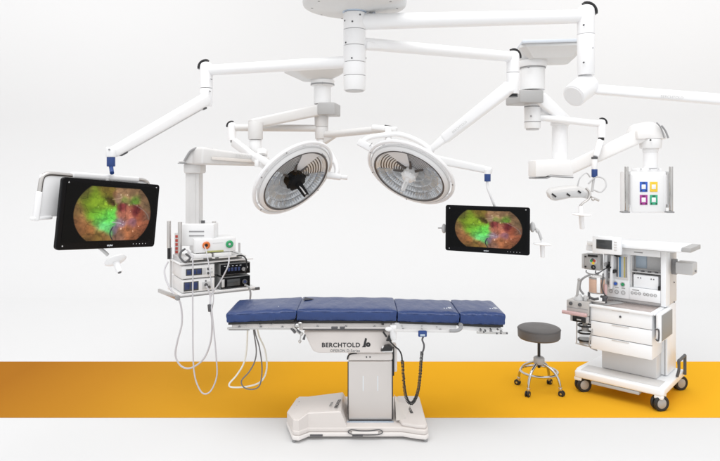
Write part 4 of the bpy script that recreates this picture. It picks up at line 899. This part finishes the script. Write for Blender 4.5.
# base: low plinth + raised left motor cover + right wing
def pz_(poly, z0, z1): return [Vector((x, y, z0)) for x, y in poly]
plan = [(-.475, 4.215), (-.43, 4.20), (-.365, 4.265), (.305, 4.265), (.41, 4.225), (.465, 4.215), (.487, 4.25), (.483, 4.86), (-.50, 4.86), (-.545, 4.45)]
b = MB(); b.prism([Vector((x, y, .022)) for x, y in plan], (0, 0, .030), .006); b.build('base_skirt', 'warm', t)
b = MB(); b.prism([Vector((x*.995, 4.55+(y-4.55)*.985, .0525)) for x, y in plan], (0, 0, .036), .010, 3); base = b.build('base_plate', 'cream3', t)
lp = [(-.470, 4.225), (-.43, 4.212), (-.368, 4.272), (-.135, 4.272), (-.135, 4.75), (-.50, 4.75), (-.540, 4.44)]
ztop = [.157, .159, .184, .194, .158, .114, .127]
b = MB()
bot = [Vector((x, y, .070)) for x, y in lp]; bot[3].x = bot[4].x = -.085
tp = [Vector((x, y, z)) for (x, y), z in zip(lp, ztop)]
cxm = sum((v for v in tp), Vector())/len(tp)
tin = [v.lerp(Vector((cxm.x, cxm.y, v.z)), .045)+Vector((0, 0, .006)) for v in tp]
bm2 = bmesh.new(); A = [bm2.verts.new(v) for v in bot]; B_ = [bm2.verts.new(v) for v in tp]; C2 = [bm2.verts.new(v) for v in tin]; nn = len(A)
for a_, c_ in ((A, B_), (B_, C2)):
    for k in range(nn): bm2.faces.new((a_[k], a_[(k+1) % nn], c_[(k+1) % nn], c_[k]))
cc = bm2.verts.new(sum((v for v in tin), Vector())/nn+Vector((0, 0, .004)))
for k in range(nn): bm2.faces.new((C2[k], C2[(k+1) % nn], cc))
bm2.faces.new(A[::-1]); b._add(bm2); mc = b.build('motor_cover', 'cream3', t, sharp=18)
b = MB(); b.prism([Vector((.27, 4.40, .088)), Vector((.30, 4.285, .088)), Vector((.40, 4.245, .088)), Vector((.462, 4.235, .088)), Vector((.478, 4.27, .088)), Vector((.470, 4.80, .088)), Vector((.30, 4.80, .088))], (0, 0, .026), .010, 3); wg = b.build('base_wing', 'cream3', t)
b = MB(); b.loft([[(.262, 4.33, .11), (.262, 4.60, .11), (.262, 4.60, .20), (.262, 4.46, .20)], [(.34, 4.36, .11), (.42, 4.62, .11), (.30, 4.62, .135), (.285, 4.50, .150)]]); b.build('wing_gusset', 'cream', wg)
mi, mj = 0, 0
lettering('lettering', 'BERCHTOLD', .034, (-.165, 4.34, .2020), (.12, 1, -.08), (-1, .12, -.12), 'ink', mc, off=.0005)
lettering('lettering', 'OPERON', .026, (-.21, 4.37, .1985), (.12, 1, -.08), (-1, .12, -.12), 'inkg', mc)
lettering('lettering', 'BERCHTOLD', .030, (.395, 4.45, .1155), (-.10, 1, 0), (-1, -.1, 0), 'ink', wg, off=.0004)
b = MB()
for k in range(4): b.cyl((-.492+.008*k, 4.40+.075*k, .120-.003*k), (-.492+.008*k, 4.40+.075*k, .142-.003*k), .006, seg=10)
b.build('printed_mark', 'inkg', mc)
b = MB(); zf = .070
for (x0, x1) in ((-.355, -.265), (-.055, .02)): b.box((x0, 4.258, .028), (x1, 4.268, .040), .002)
b.build('floor_vent', 'dgray', base)
ring_ = [(-.085, 4.26, .060), (-.06, 4.258, .076), (0, 4.256, .070), (.07, 4.256, .070), (.135, 4.258, .076), (.16, 4.26, .060), (.145, 4.258, .046), (.10, 4.256, .040), (0, 4.256, .040), (-.06, 4.258, .045)]
b = MB(); b.tube(ring_, .0035, 8, closed=True); b.build('foot_ring', 'dgray', base)
b = MB(); b.box((-.058, 4.252, .044), (.13, 4.270, .066), .006); b.build('pedal_cover', 'warm', base)
for x, y in ((-.465, 4.24), (.462, 4.245), (-.49, 4.80), (.46, 4.80)):
    b = MB(); b.cyl((x, y, 0), (x, y, .03), .016, .010, 20, .002); b.build('levelling_foot', 'gray', t)
# hand control
t = thing('hand_control', 'navy hand control clipped to the table rail on a black coiled cord', 'remote control', P(422.5, 332, FYt-.05))
b = MB(); b.box(P(418.4, 337.2, FYt-.055), P(427, 331.2, FYt-.055)+Vector((0, .022, 0)), .006); hc = b.build('handset', 'blue', t)
b = MB(); b.box(P(420.2, 336.3, FYt-.058), P(425, 334.3, FYt-.058)+Vector((0, .004, 0)), .001); b.build('display', 'pale_screen', hc)
b = MB(); b.tube([P(423.2, 337, FYt-.045), P(422.3, 340, FYt-.045), P(424, 345, FYt-.045), P(423.4, 350, FYt-.045), P(421.8, 353, FYt-.045)], .0065, 10); b.build('strain_relief', 'dgray', hc)
path = [P(x, y, D) for x, y, D in ((422, 352, 4.2), (421, 362, 4.2), (420.2, 374, 4.2), (418.8, 386, 4.2), (416.5, 396, 4.2), (412.5, 403, 4.21), (408.3, 402, 4.22), (405.3, 394, 4.23), (403.8, 382, 4.24), (402.8, 366, 4.25), (402.2, 361, 4.25))]
def dense(pts, sub=40):
    Q_ = []
    for i in range(len(pts)-1):
        p = [pts[max(0, i-1)], pts[i], pts[i+1], pts[min(len(pts)-1, i+2)]]
        for j in range(sub):
            u = j/sub; Q_.append(.5*((2*p[1])+(p[2]-p[0])*u+(2*p[0]-5*p[1]+4*p[2]-p[3])*u*u+(3*p[1]-p[0]-3*p[2]+p[3])*u**3))
    return Q_
dp = dense(path); s = 0; hel = []; px_ = None
for i in range(len(dp)-1):
    d = (dp[i+1]-dp[i]); s += d.length; d.normalize()
    if px_ is None: x, y, _ = basis(d)
    else: x = (px_-d*px_.dot(d)).normalized(); y = d.cross(x)
    px_ = x; a = s/.0095*2*PI; hel.append(dp[i]+(x*math.cos(a)+y*math.sin(a))*.0095)
# resample the helix finely
b = MB(); b.tube(hel, .0036, 6, smooth=False); b.build('coiled_cord', 'rubber', t)
b = MB(); b.tube([P(402.2, 361.5, 4.25), P(401.5, 355, 4.25), P(399, 350, 4.24), P(395.5, 347, 4.23), P(391.5, 343, 4.21), P(389, 340, 4.22)], .0055, 8); b.build('cord', 'rubber', t)

# ------------------------------------------------------------------ stool
sx, sy = 1.557, 5.22
t = thing('stool', 'round stool with grey vinyl seat and chrome legs on casters', 'stool', (sx, sy, 0))
zs = .455
b = MB(); b.lathe([(0, 0), (.155, 0), (.168, .004), (.178, .016), (.180, .05), (.181, .080), (.176, .094), (.160, .102), (.08, .106), (0, .107)], (sx, sy, zs), (0, 0, 1), 64); se = b.build('seat', 'seat', t)
b = MB(); b.tube([(sx+.1815*math.cos(a*PI/24), sy+.1815*math.sin(a*PI/24), zs+.084) for a in range(48)], .0022, 6, 1, closed=True); b.build('piping', 'dgray', se)
b = MB(); b.cyl((sx, sy, zs-.012), (sx, sy, zs+.001), .10, seg=32); b.build('seat_plate', 'dgray', t)
b = MB(); b.cyl((sx, sy, .20), (sx, sy, zs-.01), .0125, seg=20); b.build('post', 'black', t)
b = MB(); b.lathe([(0, .235), (.044, .235), (.047, .241), (.047, .285), (.043, .291), (.03, .298), (0, .298)], (sx, sy, 0), (0, 0, 1), 36); b.build('hub', 'gray2', t)
b = MB(); b.tube([(sx+.155*math.cos(a*PI/16), sy+.155*math.sin(a*PI/16), .168) for a in range(32)], .0105, 10, 2, closed=True); b.build('foot_ring', 'chrome', t)
for k, ang in enumerate((45+2, 135+2, 225+2, 315+2)):
    a = math.radians(ang); c, s = math.cos(a), math.sin(a)
    f = lambda r, z: (sx+r*c, sy+r*s, z)
    b = MB(); b.tube([f(.012, .262), f(.04, .245), f(.085, .225), f(.135, .195), f(.168, .155), f(.186, .11), f(.193, .066)], .0115, 12); lg = b.build('leg', 'chrome', t)
    b = MB(); b.cyl(f(.194, .040), f(.193, .075), .015, seg=16, bev=.002); b.build('caster_stem', 'steel', lg)
    tx, ty = -s, c
    w0 = Vector(f(.205, .026)); b = MB()
    for sg in (-1, 1): b.cyl(w0+Vector((tx, ty, 0))*sg*.006, w0+Vector((tx, ty, 0))*sg*.017, .026, seg=24, bev=.003)
    b.build('caster_wheel', 'rubber', lg)
    b = MB(); b.beam(Vector(f(.196, .046)), Vector(f(.207, .026)), .008, .016, bev=.002); b.cyl(w0-Vector((tx, ty, 0))*.019, w0+Vector((tx, ty, 0))*.019, .009, seg=16); b.build('caster_fork', 'steel', lg)

# ------------------------------------------------------------------ anaesthesia machine (local frame: x front, y back, z up)
am = thing('anaesthesia_machine', 'white anaesthesia machine with drawers and gauges on a wheeled base', 'medical machine', (1.92, 5.21, 0), math.atan2(-.659, .752))
t = am; IA = FR[t.name].inverted()
def part(name, m, lo, hi, bev=.004, parent=None, seg=2): q = MB(); q.box(lo, hi, bev, seg); return q.build(name, m, parent or am, world=False)
def bl(b, name, m, parent=None): return b.build(name, m, parent or am, world=False)
b = MB(); b.prism([Vector((-.035, -.055, .128)), Vector((.655, -.055, .128)), Vector((.675, -.035, .128)), (.675, .60, .128), (-.02, .60, .128), (-.055, .05, .128)], (0, 0, .058), .012, 3); base = bl(b, 'base', 'cwhite')
for x0, x1 in ((-.045, .02), (.60, .668)): b = MB(); b.box((x0, -.05, .100), (x1, .06, .132), .010); bl(b, 'wheel_arch', 'cwhite', base)
part('base_plate', 'lwarm', (.0, -.01, .1865), (.63, .16, .190), .001, base)
for x, y, rz in ((.015, .005, -.72), (.632, -.005, -.68), (.03, .56, -.5), (.632, .60, -.60)):
    R = .064; dx, dy = math.cos(rz), math.sin(rz); c = Vector((x, y, R)); ax_ = Vector((dx, dy, 0))
    b = MB(); b.cyl((x, y, R+.03), (x, y, .130), .020, seg=20); b.beam((x, y, R+.045), (x, y, R-.005), .02, .05, bev=.004, up=(dy, -dx, 0)); ca_ = bl(b, 'caster', 'dgray')
    for sg in (-1, 1):
        b = MB(); b.lathe([(.040, .008), (R-.006, .008), (R, .014), (R, .028), (R-.006, .034), (.044, .034), (.040, .030), (.040, .008)], c, ax_*sg, 40); bl(b, 'tyre', 'rubber', ca_)
        b = MB(); b.lathe([(0, .010), (.041, .010), (.041, .029), (.034, .032), (.012, .036), (0, .036)], c, ax_*sg, 32); bl(b, 'wheel_disc', 'gray2', ca_)
part('foot_tray', 'bluegray', (.10, -.045, .095), (.49, .10, .125), .008)
# cabinet
part('lower_panel', 'lwarm', (.12, .16, .1905), (.565, .30, .42), .006)
part('rear_column', 'cwhite', (.10, .302, .1905), (.612, .58, .774), .008)
cab = part('cabinet', 'cwhite', (.088, .012, .385), (.575, .30, .752), .006)
for z0, z1 in ((.632, .750), (.506, .626), (.388, .500)):
    d = part('drawer', 'cwhite', (.086, -.006, z0), (.574, .016, z1), .005)
    part('drawer_grip', 'lwarm', (.26, -.010, z1-.010), (.40, -.004, z1-.001), .002, d)
    if z1 > .7:
        b = MB(); b.cyl((.33, -.006, .70), (.33, -.012, .70), .009, seg=16); bl(b, 'lock', 'dgray', d)
b = MB()
for z in (.629, .503): b.box((.088, .004, z-.003), (.573, .014, z+.003), 0)
bl(b, 'drawer_gap', 'gray', cab)
wt = part('worktop', 'worktop', (.095, .0, .7535), (.560, .335, .762), .003)
part('worktop_rim', 'cwhite', (.075, -.022, .748), (.585, -.0005, .772), .006, wt)
part('worktop_rim', 'cwhite', (.561, -.0004, .748), (.600, .30, .772), .006, wt)
b = MB(); b.beam((.12, .02, .766), (.24, .26, .766), .10, .006, bev=.002, up=(0, 0, 1)); bl(b, 'worktop_tray', 'gray2', wt)
sp_ = part('side_panel', 'cwhite', (.6005, .0, .530), (.640, .345, .770), .016, seg=4)
part('louver', 'louver', (.6405, .022, .548), (.645, .326, .754), .002, sp_)
b = MB(); b.tube([(.602, .0, .56), (.625, -.012, .56), (.627, -.012, .64), (.602, .0, .64)], .006, 8); bl(b, 'side_handle', 'dgray', sp_)
b = MB()
b.beam((.596, .29, .1905), (.596, .29, .50), .006, .006, bev=.001); bl(b, 'column_seam', 'gray')
# upper housing as frame pieces around a recess
up_ = part('upper_housing', 'lwarm', (.10, .38, .775), (.612, .60, 1.25), .006)
part('housing_side', 'cwhite', (.572, .252, .775), (.614, .379, 1.25), .006, up_)
part('housing_side', 'cwhite', (.10, .262, .775), (.128, .379, 1.22), .006, up_)
part('housing_header', 'cwhite', (.13, .255, 1.185), (.571, .379, 1.249), .006, up_)
part('housing_panel', 'cwhite', (.13, .262, .800), (.318, .379, 1.184), .004, up_)
part('housing_sill', 'cwhite', (.319, .258, .800), (.571, .379, .905), .005, up_)
part('housing_foot', 'lgray', (.13, .275, .775), (.571, .379, .7995), .002, up_)
b = MB()
for x in (.345, .375, .405, .445, .47, .50, .53): b.lathe([(.009, 0), (.013, .003), (.009, .005)], (x, .258, .862), (0, -1, 0), 16)
for x in (.165, .215, .27): b.lathe([(.014, 0), (.018, .004), (.013, .006)], (x, .261, .852), (0, -1, 0), 20)
bl(b, 'dial_ring', 'gray2', up_)
part('recess_side', 'lwarm', (.3185, .30, .906), (.330, .379, 1.184), .001, up_)  # pale grey inner side of the recess
for x, mm in ((.155, 'gray'), (.205, 'sblue'), (.265, 'green')):
    b = MB(); b.lathe([(0, .016), (.011, .014), (.013, .0)], (x, .261, .922), (0, -1, 0), 20); k_ = bl(b, 'flow_knob', mm, up_)
    b = MB(); b.lathe([(.015, 0), (.021, .002), (.018, .005), (.015, .004)], (x, .261, .922), (0, -1, 0), 24); bl(b, 'knob_ring', 'lgray', k_)
fm = part('flowmeter', 'lwarm', (.205, .254, .965), (.312, .2615, 1.178), .003)
part('flow_tube', 'dgray', (.214, .250, .985), (.226, .2545, 1.165), .002, fm)
part('flow_tube', 'blue_tube', (.238, .250, .985), (.250, .2545, 1.165), .002, fm)
part('flow_tube', 'pale_screen', (.253, .250, .985), (.268, .2545, 1.165), .002, fm)
part('flow_tube', 'yellow_tube', (.276, .250, .985), (.288, .2545, 1.165), .002, fm)
part('flow_tube', 'dgray', (.293, .250, .985), (.299, .2545, 1.165), .002, fm)
# recess: pale screen, vial shelf, white box
part('display', 'pale_screen', (.340, .368, 1.065), (.430, .378, 1.18), .003)
part('back_panel', 'lgray', (.431, .372, 1.06), (.570, .379, 1.183), .002)
rs_ = part('recess_shelf', 'lgray', (.331, .27, 1.038), (.571, .379, 1.046), .002)
for x in (.36, .42, .475, .53):
    b = MB(); b.cyl((x, .29, 1.046), (x, .29, 1.056), .014, seg=16, bev=.002); bl(b, 'vial', 'dgray', rs_)
rb = part('ventilator_box', 'cwhite', (.345, .285, .907), (.545, .371, 1.018), .005)
b = MB()
for x in (.385, .405, .49, .51): b.cyl((x, .285, .992), (x, .281, .992), .005, seg=10)
bl(b, 'screw', 'dgray', rb)
part('recess_knob', 'black', (.548, .262, .907), (.562, .30, .940), .003)
# top slab
sl = part('top_shelf', 'cwhite', (-.015, .17, 1.251), (.745, .56, 1.290), .008)
part('shelf_end', 'gray2', (.746, .19, 1.255), (.815, .52, 1.292), .004, sl)
part('shelf_trim', 'lgray', (.02, .176, 1.2445), (.70, .54, 1.2505), .001, sl)
part('shelf_bracket', 'cwhite', (-.03, .19, 1.20), (.05, .30, 1.2505), .006, sl)
# monitor
mo = part('display_unit', 'cwhite', (.058, .10, 1.195), (.300, .15, 1.345), .008)
part('display_screen', 'lcddk', (.095, .096, 1.238), (.228, .1005, 1.318), .003, mo)
b = MB()
for k in range(4): b.box((.245, .097, 1.232+.022*k), (.268, .1003, 1.244+.022*k), .001)
bl(b, 'button', 'lwarm', mo)
b = MB(); b.box((.13, .151, 1.22), (.22, .20, 1.28), .004); bl(b, 'display_bracket', 'lgray', mo)
# gauge block
ga = part('gauge_block', 'gray2', (-.035, .16, 1.035), (.105, .24, 1.175), .006)
b = MB(); b.lathe([(0, .006), (.030, .006), (.034, .002), (.034, 0)], (.045, .160, 1.112), (0, -1, 0), 28); bl(b, 'gauge', 'lgray', ga)
for dx, dz, mm in ((-.013, .006, 'green'), (.012, .008, 'red'), (.004, -.014, 'syel'), (-.002, .018, 'dgray')):
    b = MB(); b.cyl((.045+dx, .1545, 1.112+dz), (.045+dx, .150, 1.112+dz), .012, seg=16); bl(b, 'gauge_mark', mm, ga)
b = MB(); b.lathe([(.008, .002), (.019, .002), (.021, .006), (.010, .008), (.008, .002)], (.05, .158, 1.062), (0, -1, 0), 24); b.cyl((-.02, .158, 1.15), (-.02, .150, 1.15), .008, seg=12); b.cyl((-.02, .158, 1.06), (-.02, .150, 1.06), .008, seg=12); b.box((.0, .153, 1.152), (.085, .1595, 1.170), .001); bl(b, 'gauge_knob', 'black', ga)
b = MB(); b.tube([(-.012, .155, 1.03), (-.010, .150, 1.012), (.03, .145, 1.000), (.09, .145, 1.006), (.10, .15, 1.025)], .006, 8); bl(b, 'gauge_handle', 'gray', ga)
part('valve_strip', 'lgray', (-.058, .165, 1.04), (-.037, .22, 1.17), .003, ga)
# sloping vaporiser panels
for x0, x1 in ((.108, .135), (.168, .190)):
    b = MB(); b.prism([Vector((x0, .20, .88)), Vector((x1, .20, .88)), Vector((x1+.015, .20, 1.175)), Vector((x0+.015, .20, 1.175))], (0, .058, 0), .004); bl(b, 'vaporiser_panel', 'cwhite')
part('vaporiser_back', 'lgray', (.137, .245, 1.04), (.182, .2615, 1.17), .002)
b = MB(); b.lathe([(.018, -.006), (.028, -.006), (.028, .006), (.018, .006), (.018, -.006)], (.165, .215, 1.075), (0, -.35, 1), 28); b.cyl((.165, .215, 1.03), (.165, .215, 1.115), .006, seg=10); b.beam((.137, .215, 1.075), (.193, .215, 1.075), .01, .008, bev=.001); b.cyl((.165, .21, .97), (.165, .21, 1.02), .004, seg=8); bl(b, 'valve_wheel', 'black')
b = MB(); b.cyl((.232, .245, 1.175), (.232, .205, 1.175), .013, seg=16, bev=.002); b.beam((.212, .21, 1.178), (.262, .21, 1.172), .014, .016, bev=.003); b.cyl((.250, .205, 1.165), (.250, .205, 1.195), .009, seg=12)
b.cyl((.206, .245, 1.035), (.206, .205, 1.035), .016, seg=16, bev=.002); b.beam((.188, .21, 1.035), (.214, .21, 1.042), .012, .014, bev=.003); bl(b, 'selector_knob', 'black')
# absorber canister
b = MB(); b.cyl((.090, .13, .850), (.090, .13, .975), .066, seg=40, bev=.004); ab = bl(b, 'absorber_canister', 'beige')
b = MB(); b.lathe([(.060, 0), (.068, 0), (.069, .008), (.060, .008)], (.090, .13, .972), (0, 0, 1), 40); bl(b, 'canister_band', 'gray2', ab); b = MB(); b.lathe([(.060, 0), (.068, 0), (.069, .008), (.060, .008)], (.090, .13, .846), (0, 0, 1), 40); bl(b, 'canister_band', 'gray2', ab)
b = MB(); b.cyl((.090, .13, .981), (.090, .13, 1.0), .055, .04, 32, .004); bl(b, 'canister_lid', 'lwarm', ab)
part('canister_bracket', 'cwhite', (.112, .055, .86), (.140, .075, .99), .004, ab)
b = MB(); b.tube([(.03, .10, .842), (.05, .06, .815), (.09, .05, .805), (.13, .06, .812)], .011, 10); b.cyl((.165, .10, .775), (.165, .10, .835), .020, seg=16, bev=.003); b.beam((.13, .10, .825), (.19, .10, .82), .024, .018, bev=.004); bl(b, 'valve_body', 'dgray', ab)
b = MB(); b.cyl((.165, .12, .84), (.165, .12, .93), .014, seg=16); bl(b, 'sample_tube', 'pink', ab)
b = MB(); b.tube([(.0, .06, .80), (.05, .03, .792), (.12, .02, .79), (.19, .04, .788)], .010, 10); b.cyl((.03, .05, .775), (.03, .05, .82), .03, .022, 24, .004); bl(b, 'breathing_tube', 'steel', ab)
# pump unit at left
pu = part('pump_unit', 'gray3', (-.115, -.04, .665), (.080, .09, .785), .008)
b = MB()
for x in (-.075, .005): b.lathe([(0, .016), (.013, .014), (.016, 0)], (x, -.04, .758), (0, -1, 0), 20)
bl(b, 'pump_knob', 'dgray', pu)
part('pump_seam', 'gray', (-.108, -.0425, .722), (.075, -.039, .725), 0, pu)
b = MB(); b.cyl((-.145, -.055, .678), (.070, -.055, .678), .016, seg=20, bev=.004); b.box((-.12, -.075, .664), (.06, -.042, .690), .006); bl(b, 'pump_tray', 'pink', pu)
part('pump_base', 'lgray', (-.085, -.035, .602), (.075, .08, .664), .010, pu)
part('pump_display', 'black', (-.058, -.047, .606), (.055, -.034, .652), .005, pu)
part('display_text', 'lgray', (-.020, -.0485, .622), (.018, -.0472, .634), .001, pu)
part('pump_side', 'gray', (.081, -.02, .60), (.087, .10, .78), .002, pu)
b = MB(); b.cyl((-.04, .0, .786), (-.018, .0, .955), .010, .012, 16, .003); b.sphere((-.018, .0, .965), .014); bl(b, 'suction_rod', 'gray2', pu)
b = MB(); b.lathe([(0, .050), (.02, .046), (.038, .02), (.042, 0)], (-.03, .02, .786), (0, 0, 1), 24); b.cyl((.03, .02, .786), (.03, .02, .83), .016, seg=16, bev=.003); bl(b, 'rod_base', 'lgray', pu)
# clear jars below the pump
b = MB(); b.lathe([(.052, .0), (.055, .004), (.055, .19), (.052, .19), (.052, .004)], (.02, .04, .41), (0, 0, 1), 36); ja = bl(b, 'suction_jar', 'clear')
for z in (.560, .500, .435):
    b = MB(); b.lathe([(.0545, 0), (.062, .0), (.062, .014), (.0545, .014), (.0545, 0)], (.02, .04, z), (0, 0, 1), 36); bl(b, 'jar_band', 'black', ja)
b = MB(); b.cyl((.02, .04, .412), (.02, .04, .450), .050, seg=30); b.cyl((.02, .04, .52), (.02, .04, .56), .030, seg=24); bl(b, 'jar_insert', 'lgray', ja)
b = MB(); b.tube([(-.045, .02, .60), (-.047, .02, .42), (-.043, .02, .402), (.06, .02, .395), (.085, .03, .40)], .006, 8); b.cyl((.02, .04, .55), (.02, .04, .602), .02, seg=16); bl(b, 'jar_holder', 'lgray', ja)
part('jar_bracket', 'gray', (.10, .15, .36), (.13, .30, .384), .003)
# side box and rear handle
gb = part('side_box', 'lgray', (.655, .37, 1.045), (.79, .52, 1.145), .010)
b = MB(); b.box((.6145, .42, 1.03), (.654, .46, 1.16), .004); b.cyl((.791, .44, 1.075), (.80, .44, 1.075), .010, seg=12); bl(b, 'box_bracket', 'gray', gb)
b = MB(); b.tube([(.676, .34, .19), (.69, .34, .25), (.69, .34, .31)], .012, 12); b.tube([(.69, .34, .30), (.69, .34, .325), (.69, .36, .325), (.69, .52, .325), (.69, .54, .325), (.69, .54, .30), (.69, .54, .16)], .013, 12, 4); bl(b, 'push_handle', 'dgray')
b = MB(); b.cyl((.614, .50, .78), (.62, .50, .78), .006, seg=10); b.cyl((.614, .50, .95), (.62, .50, .95), .006, seg=10); bl(b, 'screw', 'dgray')

b = MB(); b.tube([(.04, .10, 1.0), (.02, .06, .99), (-.02, .05, .95), (-.03, .05, .88), (.0, .06, .83)], .009, 10); bl(b, 'breathing_tube', 'gray')
b = MB(); b.tube([(.145, .12, 1.02), (.155, .09, .98), (.15, .08, .92), (.16, .09, .86), (.185, .12, .82)], .006, 8); bl(b, 'gas_tube', 'dgray')
b = MB(); b.tube([(.075, .14, 1.035), (.085, .11, 1.02), (.12, .10, 1.03), (.14, .14, 1.05), (.15, .20, 1.06)], .005, 8); bl(b, 'gas_tube', 'dgray')
b = MB(); b.tube([(.085, .08, .60), (.10, .0, .56), (.085, -.02, .48), (.075, .0, .40), (.10, .10, .35)], .006, 8); bl(b, 'gas_tube', 'gray2')
for k in range(3): part('panel_label', 'gray2', (.145+.055*k, .2595, .885), (.175+.055*k, .2612, .893), 0, up_)
part('panel_label', 'inkg', (.345, .2560, .885), (.40, .2575, .890), 0, up_)
part('header_label', 'inkg', (.36, .2532, 1.210), (.43, .2548, 1.216), 0, up_)
part('latch', 'gray', (.14, .155, 1.08), (.155, .199, 1.11), .003)
